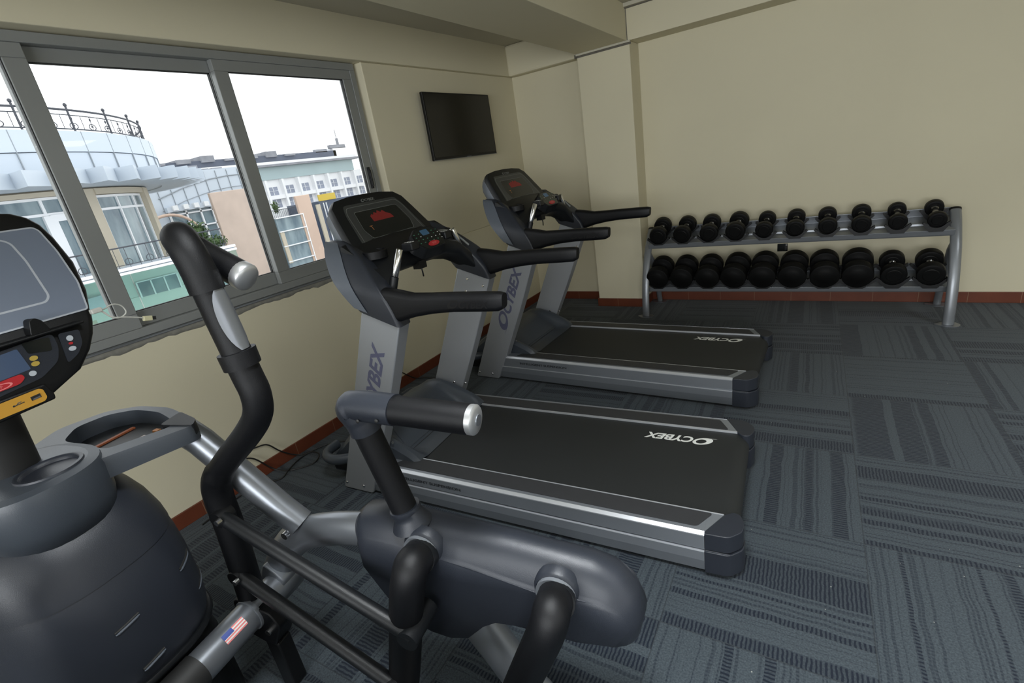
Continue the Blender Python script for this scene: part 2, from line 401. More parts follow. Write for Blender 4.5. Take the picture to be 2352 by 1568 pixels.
# ------------------------------------------------------------------ room shell
H = 2.73; YB = 5.08; YF = -3.6; XR = 6.6
WY0, WY1, WZ0, WZ1 = -.04, 2.93, 1.045, 2.452       # window opening in the left wall
W2 = (-3.1, -.75)                                   # second opening further back along the same wall
def wall_left():
    b = MB(); T = -.2
    b.box(T, 0, YF-.2, YB+.2, 0, WZ0)
    b.box(T, 0, WY1, YB+.2, WZ0, WZ1); b.box(T, 0, W2[1], WY0, WZ0, WZ1); b.box(T, 0, YF-.2, W2[0], WZ0, WZ1)
    b.box(T, .035, YF-.2, YB+.2, WZ1, H+.15)
    return struct(b.build('wall_left', M['wall'], smooth=0, bevel=.006))
wall_left()
b = MB(); b.box(0, XR+.2, YB, YB+.2, 0, H+.15); struct(b.build('wall_back', M['wall'], smooth=0))
# rear wall (behind the camera) with a wide window opening, right wall with one too
R1 = (1.0, 5.6, .9, 2.4)
b = MB(); b.box(0, XR+.2, YF-.2, YF, 0, R1[2]); b.box(0, XR+.2, YF-.2, YF, R1[3], H+.15); b.box(0, R1[0], YF-.2, YF, R1[2], R1[3]); b.box(R1[1], XR+.2, YF-.2, YF, R1[2], R1[3])
struct(b.build('wall_front', M['wall'], smooth=0))
R2 = (-2.6, 1.2, .9, 2.4)
b = MB(); b.box(XR, XR+.2, YF, YB, 0, R2[2]); b.box(XR, XR+.2, YF, YB, R2[3], H+.15); b.box(XR, XR+.2, YF, R2[0], R2[2], R2[3]); b.box(XR, XR+.2, R2[1], YB, R2[2], R2[3])
struct(b.build('wall_right', M['wall'], smooth=0))
b = MB(); b.box(-.2, XR+.2, YF-.2, YB+.2, -.15, 0); struct(b.build('floor', M['carpet'], smooth=0))
# ceiling, with the recess for the troffer
LX0, LX1, LY0, LY1 = .345, .90, 1.57, 2.775
b = MB()
b.box(-.2, LX0, YF-.2, YB+.2, H, H+.15); b.box(LX1, XR+.2, YF-.2, YB+.2, H, H+.15); b.box(LX0, LX1, YF-.2, LY0, H, H+.15); b.box(LX0, LX1, LY1, YB+.2, H, H+.15)
b.box(LX0-.02, LX1+.02, LY0-.02, LY1+.02, H+.15, H+.17)
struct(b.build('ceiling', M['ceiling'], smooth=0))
PX0, PX1, PY = .868, 1.373, 4.82
b = MB(); b.box(PX0, PX1, PY, YB, 0, 2.45); struct(b.build('wall_pillar', M['wall'], smooth=0, bevel=.008))
def sk(y): return .030*(4.82-y)
b = MB()
y0, y1 = 4.818, YF
b.prism([(.868+sk(y0), 2.452), (1.352+sk(y0), 2.452), (1.352+sk(y0), H), (.868+sk(y0), H)], 'y', y0, y1, [(.868+sk(y1), 2.452), (1.352+sk(y1), 2.452), (1.352+sk(y1), H), (.868+sk(y1), H)])
struct(b.build('wall_ceiling_beam', M['wall'], smooth=0, bevel=.004))
b = MB(); b.box(.868, XR, PY, YB, 2.45, H); struct(b.build('wall_back_beam', M['wall'], smooth=0, bevel=.004))
b = MB(); b.box(.03, .868, 4.955, YB, 2.445, H); struct(b.build('wall_alcove_beam', M['wall'], smooth=0, bevel=.02))
# shadow-gap beads where the beam meets pillar and back beam
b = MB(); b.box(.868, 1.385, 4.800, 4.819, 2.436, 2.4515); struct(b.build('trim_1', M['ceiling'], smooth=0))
b = MB(); b.box(.866, 1.388, 4.814, 4.8195, 2.4205, 2.4355); b.box(1.355, 1.3595, 4.8145, 4.8195, 2.45, 2.715); struct(b.build('trim_2', M['joint'], smooth=0))
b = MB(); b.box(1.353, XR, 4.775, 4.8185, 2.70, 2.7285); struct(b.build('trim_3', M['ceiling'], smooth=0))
b = MB(); b.box(1.353, XR, 4.805, 4.8185, 2.692, 2.6995); struct(b.build('trim_4', M['joint'], smooth=0))
b = MB(); b.box(.853, .8675, 4.800, 4.819, 2.418, 2.449); struct(b.build('trim_5', M['joint'], smooth=0))
# skirting
BH = .089
def base(name, x0, x1, y0, y1):
    q = MB(); q.box(x0, x1, y0, y1, .0005, BH); return struct(q.build(name, M['skirting'], smooth=0, bevel=.003))
base('baseboard_left', 0, .012, YF, YB)
base('baseboard_back', PX1, XR, YB-.012, YB); base('baseboard_alcove', .012, PX0, YB-.012, YB)
base('baseboard_pillar', PX0-.012, PX1+.012, PY-.012, PY)
base('baseboard_pillar_side', PX1, PX1+.012, PY, YB-.012); base('baseboard_pillar_inner', PX0-.012, PX0, PY, YB-.012)
base('baseboard_front', 0, XR, YF, YF+.012); base('baseboard_right', XR-.012, XR, YF, YB)

# ceiling troffer: housing, mirror louvre
t = empty('ceiling_light', ((LX0+LX1)/2, (LY0+LY1)/2, H), 0, 'recessed mirror louvre light fitting in the ceiling above the window', 'ceiling light')
hx, hy = (LX1-LX0)/2-.003, (LY1-LY0)/2-.003
b = MB()
for x0, x1, y0, y1 in ((-hx, hx, -hy, -hy+.02), (-hx, hx, hy-.02, hy), (-hx, -hx+.02, -hy+.02, hy-.02), (hx-.02, hx, -hy+.02, hy-.02)): b.box(x0, x1, y0, y1, -.006, .07)
b.box(-hx, hx, -hy, hy, .07, .078); b.build('housing', M['white_mark'], t, smooth=0)
b = MB()
for i in range(9):
    y = -hy+.05+i*(2*hy-.1)/8; b.prism([(y-.001, .0), (y+.001, .0), (y+.012, .05), (y-.012, .05)], 'x', -hx+.021, hx-.021)
for i in (-1, 0, 1):
    x = i*hx*.62; b.prism([(x-.003, .0), (x+.003, .0), (x+.03, .055), (x-.03, .055)], 'y', -hy+.021, hy-.021)
b.build('mirror_louvre', M['chrome'], t, smooth=0)

# ------------------------------------------------------------------ window_1
def build_window(name, y0, y1, z0, z1, detail=True, xi=-.045):
    """three sliding lights in an aluminium frame; xi = inner face of the frame"""
    w = empty(name, (xi, (y0+y1)/2, z0)); struct(w)
    oy, oz = (y0+y1)/2, z0; Wd = (y1-y0); Hh = z1-z0
    def B(nm, m, boxes, par=w, bev=.003):
        q = MB()
        for x0, x1, a, c, d, e in boxes: q.box(x0, x1, a-oy, c-oy, d-oz, e-oz)
        o = q.build(nm, m, par, smooth=0, bevel=bev); struct(o) if par is None else None
        return o
    f = .045
    B('frame', M['alu'], [(-.11, 0, y0, y1, z1-f, z1), (-.11, 0, y0, y1, z0, z0+f), (-.11, 0, y0, y0+f, z0+f, z1-f), (-.11, 0, y1-f, y1, z0+f, z1-f)])
    third = (y0+f, 1.018 if detail else y0+Wd/3, 1.84 if detail else y0+2*Wd/3, y1-f)
    s = .085
    spans = [(third[0], third[1], -.045, -.005), (third[1]-.085, third[2]+.085, -.088, -.050), (third[2], third[3], -.045, -.005)]
    for i, (a, c, x0, x1) in enumerate(spans):
        top = z1-f; bot = z0+f
        ls = rs = s
        if i == 0: ls = .07
        if i == 2: rs = .075
        st = .060; sb = .075
        if i == 1: st = .062; sb = .078
        q = B('sash', M['alu'], [(x0, x1, a, c, top-st, top), (x0, x1, a, c, bot, bot+sb), (x0, x1, a, a+ls, bot+sb, top-st), (x0, x1, c-rs, c, bot+sb, top-st)])
        g = .004; xm = (x0+x1)/2
        B('gasket', M['gasket'], [(xm-.006, xm+.012, a+ls-.001, c-rs+.001, top-st-g, top-st), (xm-.006, xm+.012, a+ls, c-rs, bot+sb, bot+sb+g), (xm-.006, xm+.012, a+ls, a+ls+g, bot+sb, top-st), (xm-.006, xm+.012, c-rs-g, c-rs, bot+sb, top-st)], q, 0)
        B('pane', M['pane'], [(xm-.003, xm+.003, a+ls, c-rs, bot+sb, top-st)], q, 0)
    return w, B
w1, WB = build_window('window_1', WY0, WY1-.035, WZ0+.0095, WZ1-.005)
# latch on the right-hand sash
WB('latch', M['black_plastic'], [(-.004, .012, 2.795, 2.812, 1.585, 1.74), (.012, .022, 2.798, 2.809, 1.60, 1.72)], w1, .003)
# cement bed under the frame
rr = random.Random(3)
b = MB(); n = 90
rows = []
for i in range(n+1):
    y = WY0-.03+(WY1-WY0+.02)*i/n
    w = .004+.006*rr.random(); zb = WZ0-.017-.010*rr.random()-.006*sin(i*.7)
    rows.append([(0.0, y, WZ0+.003), (.004+w*.3, y, WZ0-.003), (.006+w*.4, y, (WZ0+zb)/2), (.002+w*.3, y, zb), (0.0, y, zb-.004)])
b.grid(rows); struct(b.build('trim_6', M['rough_plaster'], smooth=60))
b = MB(); b.box(-.046, .007, WY0, WY1-.03, WZ0+.003, WZ0+.009); struct(b.build('trim_7', M['silver'], smooth=0, bevel=.002))
w2, _ = build_window('window_2', W2[0], W2[1], WZ0+.02, WZ1-.005, False)
def simple_window(name, along, fixed, a0, a1, z0, z1):
    w = empty(name, (0, 0, 0)); struct(w)
    q = MB(); n = 4; t = .05
    def bx(a, c, d, e):
        if along == 'x': q.box(a, c, fixed-.04, fixed+.04, d, e)
        else: q.box(fixed-.04, fixed+.04, a, c, d, e)
    bx(a0, a1, z0, z0+t); bx(a0, a1, z1-t, z1)
    for i in range(n+1):
        c = a0+(a1-a0)*i/n; c = min(max(c, a0+t/2), a1-t/2); bx(c-t/2, c+t/2, z0+t, z1-t)
    q.build('frame', M['alu'], w, smooth=0)
    return w
simple_window('window_3', 'x', YF-.1, R1[0], R1[1], R1[2], R1[3])
simple_window('window_4', 'y', XR+.1, R2[0], R2[1], R2[2], R2[3])

# television
t = empty('television', (.03, 3.96, 1.99), 0, 'black flat screen television mounted on the cream wall above the far treadmill', 'television')
b = MB(); b.prism([(-.494, -.27), (.494, -.27), (.494, .268), (-.494, .268)], 'x', .012, .040)
o = b.build('casing', M['black_plastic'], t, smooth=0, bevel=.004)
b = MB(); b.box(.0401, .0415, -.482, .482, -.245, .256); b.build('screen', M['screen_black'], t, smooth=0)
b = MB(); b.box(.038, .043, -.494, .494, -.2705, -.2665); b.box(.040, .044, -.02, .045, -.267, -.262); b.build('lower_trim', M['silver'], t, smooth=0)
b = MB(); b.box(-.029, .012, -.16, .16, -.12, .12); b.build('wall_bracket', M['black_plastic'], t, smooth=0)

# wall socket behind the rack
t = empty('wall_socket', (2.605, YB, .51), 0, 'black wall socket with a chrome plug on the wall behind the dumbbell rack', 'wall socket')
b = MB(); b.box(-.048, .035, -.012, -.0005, -.035, .035); b.build('plate', M['glossy_black'], t, smooth=0, bevel=.003)
b = MB(); b.box(.012, .030, -.045, -.012, -.018, .018); b.box(.014, .028, -.047, -.045, -.010, .014); b.build('plug', M['black_plastic'], t, smooth=0, bevel=.003)
b = MB(); b.box(.018, .032, -.030, -.012, .018, .030); b.build('plug_clip', M['chrome'], t, smooth=0, bevel=.002)

# ------------------------------------------------------------------ light
wd = D.worlds.new('overcast'); SC.world = wd; wd.use_nodes = True
nt = wd.node_tree; bg = nt.nodes['Background']
tc = nt.nodes.new('ShaderNodeTexCoord'); nz = nt.nodes.new('ShaderNodeTexNoise'); nz.inputs['Scale'].default_value = 1.2
nt.links.new(tc.outputs['Generated'], nz.inputs['Vector'])
cr = nt.nodes.new('ShaderNodeValToRGB'); cr.color_ramp.elements[0].color = (.93, .97, 1, 1); cr.color_ramp.elements[1].color = (1, 1, 1, 1)
nt.links.new(nz.outputs['Fac'], cr.inputs[0]); nt.links.new(cr.outputs[0], bg.inputs[0]); bg.inputs[1].default_value = 2.0
def portal(nm, loc, rot, sx, sy):
    l = D.lights.new(nm, 'AREA'); l.shape = 'RECTANGLE'; l.size = sx; l.size_y = sy; l.cycles.is_portal = True
    o = D.objects.new(nm, l); COL.objects.link(o); o.location = loc; o.rotation_euler = rot
portal('portal', (-.21, (WY0+WY1)/2, 1.75), (0, -PI/2, 0), 1.42, 2.97)
portal('portal', (-.21, sum(W2)/2, 1.75), (0, -PI/2, 0), 1.42, 2.35)
portal('portal', ((R1[0]+R1[1])/2, YF-.21, 1.65), (PI/2, 0, 0), 4.6, 1.5)
portal('portal', (XR+.21, (R2[0]+R2[1])/2, 1.65), (0, PI/2, 0), 1.5, 3.8)
SC.view_settings.view_transform = 'Standard'; SC.view_settings.look = 'None'; SC.view_settings.gamma = 1
SC.view_settings.use_curve_mapping = False; SC.view_settings.exposure = 0.0
# ------------------------------------------------------------------ treadmill
def make_treadmill():
    """local x runs from the console (-) to the rear end (0), y from the camera side (0) to .87; the root sits under the middle of the deck"""
    OX, OY = -.95, .435
    root = empty('treadmill', (0, 0, 0)); W = .87
    def fin(b, name, m, par=root, **k):
        b.v = [(x-OX, y-OY, z) for x, y, z in b.v]; return b.build(name, m, par, **k)
    def mir(y, far): return W-y if far else y
    # base frame under the deck
    b = MB(); b.box(-1.95, .02, .05, .82, .035, .165); fin(b, 'base_frame', M['black_plastic'], smooth=0)
    for far in (0, 1):
        for u in (-1.9, -.25):
            b = MB(); b.cyl((u, mir(.12, far)), .03, 'z', .0005, .035, 16); fin(b, 'foot', M['rubber'])
    # running belt: flat top, wrapped round the rear roller
    prof = [(-1.63, .196), (-1.2, .196), (.05, .196)]+[(.05+.062*sin(a), .134+.062*cos(a)) for a in [PI*k/10 for k in range(1, 10)]]+[(.05, .072), (-.2, .072)]
    b = MB(); b.grid([[(x, .125, z) for x, z in prof], [(x, .745, z) for x, z in prof]]); belt = fin(b, 'running_belt', M['belt'], smooth=50)
    b = MB(); put_logo(b, (-.045, .668, .1966), (-1, 0, 0), (0, -1, 0), .060, .325); fin(b, 'belt_lettering', M['white_mark'], belt, smooth=0)
    for far in (0, 1):
        Y = lambda y: mir(y, far)
        # extruded side rail
        pr = [(.012, .2055), (.0, .196), (.0, .131), (.009, .128), (.009, .122), (-.003, .119), (-.003, .076), (.008, .022), (.125, .022), (.125, .2055)]
        b = MB(); b.prism([(Y(y), z) for y, z in pr], 'x', -1.72, 0.0)
        i0 = len(b.v)
        b.prism([(Y(y), z) for y, z in [(.012, .2055), (.125, .2055), (.125, .12), (.012, .12)]], 'x', 0, .001)
        r = fin(b, 'side_rail', M['rail'], smooth=0, bevel=.0015)
        # slanted rear end of the top plate
        b = MB(); b.prism([(0, Y(.012)), (.058, Y(.125)), (0, Y(.125))], 'z', .12, .2055); fin(b, 'rail_end_plate', M['rail'], r, smooth=0)
        # bright strips; highlights on the bevel and ledge painted in as pale metal
        b = MB(); b.prism([(Y(.0125), .2062), (Y(-.0006), .1965), (Y(-.0006), .1915), (Y(.0135), .2030)], 'x', -1.70, -.0005); fin(b, 'highlight_strip', M['highlight_strip'], r, smooth=0)
        b = MB(); b.prism([(Y(-.0032), .1212), (Y(-.0038), .1180), (Y(.006), .1180), (Y(.006), .1212)], 'x', -1.70, -.0005); fin(b, 'trim_line', M['highlight_strip'], r, smooth=0)
        b = MB(); b.prism([(Y(.1215), .2068), (Y(.1262), .2068), (Y(.1262), .19), (Y(.1215), .19)], 'x', -1.54, .056); fin(b, 'belt_edge_strip', M['highlight_strip'], r, smooth=0)
        # black foot pad let into the rail
        pp = fillet([(-1.560, Y(.030)), (-1.505, Y(.117)), (.018, Y(.117)), (-.030, Y(.030))], .014, 4)
        b = MB(); b.prism(pp, 'z', .2056, .2082); fin(b, 'foot_pad', M['pad'], r, smooth=0)
        # blue-grey end cap, split by a groove
        o = [(0.0005, .0115), (.0005, .0), (.085, .004), (.128, .050), (.132, .100), (.112, .146), (.085, .150), (.0585, .1262)]
        o2 = [(0.0005, .0), (.0005, -.003), (.087, .0), (.132, .048), (.136, .100), (.116, .149), (.088, .153), (.0005, .150)]
        b = MB(); b.prism([(x, Y(y)) for x, y in fillet(o, [0, 0, .018, .018, .018, .016, .01, 0], 4)], 'z', .128, .204)
        b.prism([(x, Y(y)) for x, y in fillet(o2, [0, 0, .018, .018, .018, .016, .01, 0], 4)], 'z', .020, .1215)
        c = fin(b, 'end_cap', M['bluegrey'], smooth=30, bevel=.007, segs=3)
        b = MB(); b.box(.003, .088, Y(.0035)-.001, Y(.0035)+.001, .1222, .1258); fin(b, 'cap_trim_line', M['silver'], c, smooth=0)
        if not far:
            b = MB(); put_text(b, 'INTELLIGENT SUSPENSION', (-1.515, -.0012, .152), (1, 0, 0), (0, 0, 1), .0165, .40, off=.02); fin(b, 'rail_lettering', M['dark_print'], r, smooth=0)
        # upright: slanted box section with a rounded rear edge
        y0, y1 = 0.0, .072
        poly = [(-1.965, .006), (-1.735, .006), (-1.40, .66), (-1.232, 1.06), (-1.44, 1.11), (-1.652, .66)]
        poly = [(-1.962, .006), (-1.735, .006), (-1.405, .66), (-1.246, 1.012), (-1.45, 1.085), (-1.648, .66)]
        b = MB(); b.prism(fillet(poly, [.02, .02, .25, 0, 0, .25], 4), 'y', Y(y0-.004), Y(y1))
        up = fin(b, 'upright', M['upright'], smooth=30, bevel=.012, segs=3)
        # bolts: two at the foot outside, two at the foot inside, four high up inside
        for (x, z, side) in ((-1.925, .045, 0), (-1.795, .045, 0), (-1.655, .315, 1), (-1.565, .315, 1), (-1.400, 1.010, 1), (-1.300, .965, 1), (-1.425, .935, 1), (-1.325, .885, 1)):
            yy = Y(y0-.004) if side == 0 else Y(y1); d = (-1 if side == 0 else 1)*(1 if not far else -1)
            b = MB(); b.lathe((x, yy, z), [(.0001, d*.004), (.006, d*.0038), (.0085, d*.0005), (.0085, -d*.001)], 'y', 12)
            fin(b, 'bolt', M['bolt'], up)
        if not far:
            a = math.radians(64.0); b = MB(); put_logo(b, (-1.655, -.0048, .425), (cos(a), 0, sin(a)), (-sin(a), 0, cos(a)), .088, .525)
            b.v = [(x+.105*sin(a)*0+.062, y, z) for x, y, z in b.v]
            fin(b, 'upright_lettering', M['purple_mark'], up, smooth=0)
        # bracket shell: stands on the upright, leans inwards towards the console; ridge along its rear edge
        lv = [[(-1.243, -.012, 1.002), (-1.478, -.016, 1.088), (-1.470, .085, 1.086), (-1.243, .078, 1.002)],
              [(-1.262, -.014, 1.080), (-1.535, -.018, 1.155), (-1.510, .090, 1.150), (-1.262, .088, 1.080)],
              [(-1.300, -.010, 1.158), (-1.590, -.010, 1.225), (-1.545, .105, 1.215), (-1.310, .092, 1.148)],
              [(-1.368, .022, 1.232), (-1.635, .020, 1.295), (-1.590, .135, 1.280), (-1.370, .112, 1.215)],
              [(-1.440, .062, 1.300), (-1.665, .055, 1.350), (-1.630, .170, 1.330), (-1.440, .140, 1.280)],
              [(-1.515, .100, 1.352), (-1.685, .090, 1.385), (-1.660, .190, 1.352), (-1.520, .160, 1.330)],
              [(-1.575, .130, 1.378), (-1.690, .120, 1.396), (-1.680, .200, 1.355), (-1.590, .175, 1.350)]]
        cols4 = [crom([l[i] for l in lv], 4) for i in range(4)]
        rings = []
        for k in range(len(cols4[0])):
            R4 = [cols4[i][k] for i in range(4)]; ring = []
            for i in range(4):
                p0, p, p1 = R4[i-1], R4[i], R4[(i+1) % 4]; rr4 = (.018, .05, .03, .02)[i]
                q0 = p+(p0-p).normalized()*min(rr4, (p0-p).length*.45); q1 = p+(p1-p).normalized()*min(rr4, (p1-p).length*.45)
                for j in range(5): t = j/4; ring.append(q0*(1-t)**2+p*2*t*(1-t)+q1*t*t)
            # bulge the outer face
            rings.append([(q.x, Y(q.y), q.z) for q in ring])
        b = MB(); b.loft(rings); nr = 20; i4 = 0
        br = fin(b, 'side_bracket', M['bluegrey'], smooth=50)
        # light falling on the outer face below the ridge, painted as a lighter skin
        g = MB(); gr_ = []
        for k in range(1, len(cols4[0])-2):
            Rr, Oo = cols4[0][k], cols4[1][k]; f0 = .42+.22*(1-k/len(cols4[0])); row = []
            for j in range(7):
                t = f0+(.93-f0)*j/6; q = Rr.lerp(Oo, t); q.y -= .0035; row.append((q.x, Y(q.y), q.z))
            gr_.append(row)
        g.grid(gr_); fin(g, 'bracket_lit_skin', M['bluegrey_light'], br, smooth=50)
        # handrail, flared where it leaves the bracket
        pth = [(-1.31, .028, 1.098), (-1.24, .028, 1.096), (-1.16, .028, 1.098), (-1.06, .028, 1.105), (-.95, .028, 1.110), (-.80, .028, 1.111), (-.735, .028, 1.111), (-.712, .028, 1.114)]
        hh = [.078, .070, .052, .044, .0405, .0395, .038, .030]; ww = [.034, .034, .032, .031, .031, .031, .029, .022]
        rings = []
        for (x, y, z), hz, hy_ in zip(pth, hh, ww):
            sec = rrect(hy_, hz, min(hy_, hz)*.78, 4); sl = .22 if x > -.78 else 0.
            rings.append([(x-sl*(c-0)*-.5, Y(y+a), z+c) for a, c in sec])
        b = MB(); b.loft(rings); hr = fin(b, 'handrail', M['rubber'], smooth=50)
        b = MB(); put_logo(b, (-.965, Y(.028)-.0316, 1.090), (1, 0, 0), (0, 0, 1), .034, .20)
        if not far: fin(b, 'handrail_lettering', M['dim_mark'], hr, smooth=0)
        # carrying grip loops at the nose
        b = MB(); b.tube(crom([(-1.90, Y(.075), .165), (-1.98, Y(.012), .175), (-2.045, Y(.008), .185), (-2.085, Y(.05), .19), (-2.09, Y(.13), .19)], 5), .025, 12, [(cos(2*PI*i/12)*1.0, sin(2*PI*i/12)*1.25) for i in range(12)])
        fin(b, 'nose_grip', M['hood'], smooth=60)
    # motor hood: height field over the front end, inside the uprights
    us = [-2.11, -2.10, -2.06, -2.0, -1.93, -1.86, -1.80, -1.74, -1.70, -1.66, -1.62, -1.58, -1.56, -1.54, -1.50, -1.46, -1.44, -1.43]
    vs = [.08, .088, .10, .12, .135, .15, .165, .19, .23, .30, .38, .435, .49, .57, .64, .68, .705, .72, .735, .75, .77, .782, .79]
    def Hc(u):
        pts = [(-2.11, .06), (-2.10, .13), (-2.06, .20), (-2.0, .255), (-1.93, .300), (-1.86, .326), (-1.80, .334), (-1.74, .318), (-1.70, .295), (-1.56, .208), (-1.555, .199), (-1.43, .199)]
        for (a, c), (d, e) in zip(pts, pts[1:]):
            if u <= d: return c+(e-c)*(u-a)/(d-a)
        return .199
    def Hs(u):
        pts = [(-2.11, .06), (-2.10, .12), (-2.06, .17), (-2.0, .225), (-1.93, .285), (-1.86, .330), (-1.80, .346), (-1.74, .344), (-1.66, .325), (-1.58, .296), (-1.50, .262), (-1.46, .238), (-1.44, .220), (-1.43, .2085)]
        for (a, c), (d, e) in zip(pts, pts[1:]):
            if u <= d: return c+(e-c)*(u-a)/(d-a)
        return .209
    rows = []
    for u in us:
        row = []
        for v in vs:
            e = min(v, W-v)
            wgt = 1 if e <= .12 else max(0, 1-(e-.12)/.06)
            wgt = wgt*wgt*(3-2*wgt)
            z = Hc(u)*(1-wgt)+Hs(u)*wgt
            if e < .10: z -= (.10-e)*1.4*(1 if u > -2.05 else .3)
            row.append((u+.012*abs(v-.435), v, max(z, .05)))
        rows.append(row)
    b = MB(); b.grid(rows)
    # skirts
    n = len(vs)
    b.add([rows[j][0] for j in range(len(us))]+[(rows[j][0][0], vs[0], .19 if us[j] > -1.75 else .04) for j in range(len(us))], [(j, j+1, len(us)+j+1, len(us)+j) for j in range(len(us)-1)])
    b.add([rows[j][-1] for j in range(len(us))]+[(rows[j][-1][0], vs[-1], .19 if us[j] > -1.75 else .04) for j in range(len(us))], [(j, j+1, len(us)+j+1, len(us)+j) for j in range(len(us)-1)])
    b.add([rows[0][i] for i in range(n)]+[(rows[0][i][0], vs[i], .04) for i in range(n)], [(i, i+1, n+i+1, n+i) for i in range(n-1)])
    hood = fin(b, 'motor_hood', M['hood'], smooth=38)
    # raised lighter slope panel and the dark slot where the belt disappears
    b = MB(); b.loft([[(-1.70, .22, .2965), (-1.70, .65, .2965), (-1.70, .65, .29), (-1.70, .22, .29)], [(-1.565, .17, .213), (-1.565, .70, .213), (-1.565, .70, .205), (-1.565, .17, .205)]])
    b.v = [(x, y, z+.004) for x, y, z in b.v]
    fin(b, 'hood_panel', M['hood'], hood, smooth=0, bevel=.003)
    b = MB(); b.box(-1.585, -1.549, .15, .72, .197, .2055); fin(b, 'belt_slot', M['gasket'], hood, smooth=0)
    b = MB(); b.prism(rrect(.36, .045, .02, 3), 'x', -2.10, -1.75); b.v = [(x, y+.435, z+.085) for x, y, z in b.v]; fin(b, 'bumper', M['black_plastic'], hood, smooth=30)
    # ---------- console
    fb = Vector((-1.485, .435, 1.270)); fd = Vector((-.205, 0, .288)).normalized(); fn = Vector((fd.z, 0, -fd.x)); fy = Vector((0, 1, 0))
    def F(a, c, d=0.): return fb+fy*a+fd*c+fn*d      # a across, c up the face, d out of it
    outl = [(-.315, -.01), (-.318, .06), (-.305, .14), (-.282, .24), (-.262, .315), (-.22, .352), (-.12, .366), (0, .370), (.12, .366), (.22, .352), (.262, .315), (.282, .24), (.305, .14), (.318, .06), (.315, -.01)]
    def oring(f, d, dz=0.): return [F(a*f, .18+(c-.18)*f+dz, d) for a, c in outl]
    b = MB(); b.loft([oring(.70, -.125, -.03), oring(.90, -.112, -.02), oring(.985, -.075, -.008), oring(1.0, -.03)])
    con = fin(b, 'console', M['bluegrey_light'], smooth=50)
    b = MB(); b.loft([oring(1.002, -.032), oring(1.004, -.008), oring(.985, .004), oring(.95, .006)]); fin(b, 'console_bezel', M['dark_grey'], con, smooth=50)
    pan = fillet([(-.262, .02), (-.215, .262), (-.19, .315), (.19, .315), (.215, .262), (.262, .02)], .02, 4)
    b = MB(); b.loft([[F(a, c, .0062) for a, c in pan], [F(a, c, .0075) for a, c in pan]]); pn = fin(b, 'console_overlay', M['panel_grey'], con, smooth=0)
    scr = fillet([(-.160, .105), (-.180, .16), (-.158, .268), (.158, .268), (.180, .16), (.160, .105)], .012, 3)
    b = MB(); b.loft([[F(a, c, .0076) for a, c in scr], [F(a, c, .0086) for a, c in scr]]); fin(b, 'display_window', M['glossy_black'], con, smooth=0)
    def outline(pts, w, d):
        q = MB(); P = pts; nn = len(P); cx = sum(p[0] for p in P)/nn; cy = sum(p[1] for p in P)/nn
        inn = [(cx+(p[0]-cx)*(1-w/.2), cy+(p[1]-cy)*(1-w/.12)) for p in P]
        q.add([F(a, c, d) for a, c in P]+[F(a, c, d) for a, c in inn], [(i, (i+1) % nn, nn+(i+1) % nn, nn+i) for i in range(nn)]); return q
    fin(outline(scr, .003, .0089), 'display_outline', M['panel_line'], con, smooth=0)
    pan2 = fillet([(-.240, .035), (-.206, .262), (-.185, .300), (.185, .300), (.206, .262), (.240, .035)], .02, 4)
    fin(outline(pan2, .003, .0078), 'overlay_outline', M['panel_line'], con, smooth=0)
    led = [(-.075, .195), (-.075, .228), (-.058, .240), (-.05, .232), (-.035, .248), (-.02, .238), (-.005, .254), (.012, .240), (.03, .250), (.045, .232), (.07, .218), (.078, .195)]
    b = MB(); b.loft([[F(a, c, .0088) for a, c in led], [F(a, c, .0093) for a, c in led]]); fin(b, 'led_profile', M['red_led'], con, smooth=0)
    b = MB(); put_text(b, 'T', F(-.128, .150, .0092), fy, fd, .026); fin(b, 'runner_symbol', M['orange_mark'], con, smooth=0)
    b = MB(); put_logo(b, F(-.055, .318, .0078), fy, fd, .018, .10); fin(b, 'console_lettering', M['panel_line'], con, smooth=0)
    b = MB()
    for i in range(7): put_text(b, 'EEE', F(-.175+i*.052, .060, .0079), fy, fd, .006)
    fin(b, 'overlay_marks', M['panel_line'], con, smooth=0)
    # dash: bridge from bracket to bracket, arched underneath
    sec = {  # y : back-top, front-top, lip, under-front, under-back, back
        .070: [(-1.56, 1.37), (-1.43, 1.285), (-1.318, 1.150), (-1.300, 1.050), (-1.44, 1.090), (-1.56, 1.24)],
        .110: [(-1.57, 1.375), (-1.47, 1.300), (-1.330, 1.195), (-1.325, 1.120), (-1.46, 1.120), (-1.58, 1.25)],
        .160: [(-1.58, 1.380), (-1.48, 1.312), (-1.340, 1.240), (-1.345, 1.185), (-1.48, 1.150), (-1.60, 1.27)],
        .230: [(-1.59, 1.385), (-1.48, 1.325), (-1.375, 1.275), (-1.385, 1.205), (-1.50, 1.165), (-1.62, 1.28)],
        .330: [(-1.60, 1.385), (-1.48, 1.335), (-1.385, 1.290), (-1.395, 1.205), (-1.51, 1.17), (-1.63, 1.29)],
        .435: [(-1.60, 1.385), (-1.48, 1.340), (-1.375, 1.290), (-1.380, 1.200), (-1.51, 1.17), (-1.63, 1.29)]}
    ys = sorted(sec); rings = [[(x, y, z) for x, z in fillet(sec[y], .02, 3)] for y in ys]+[[(x, W-y, z) for x, z in fillet(sec[y], .02, 3)] for y in reversed(ys[:-1])]
    b = MB(); b.loft(rings); dash = fin(b, 'dash', M['dark_grey'], smooth=50)
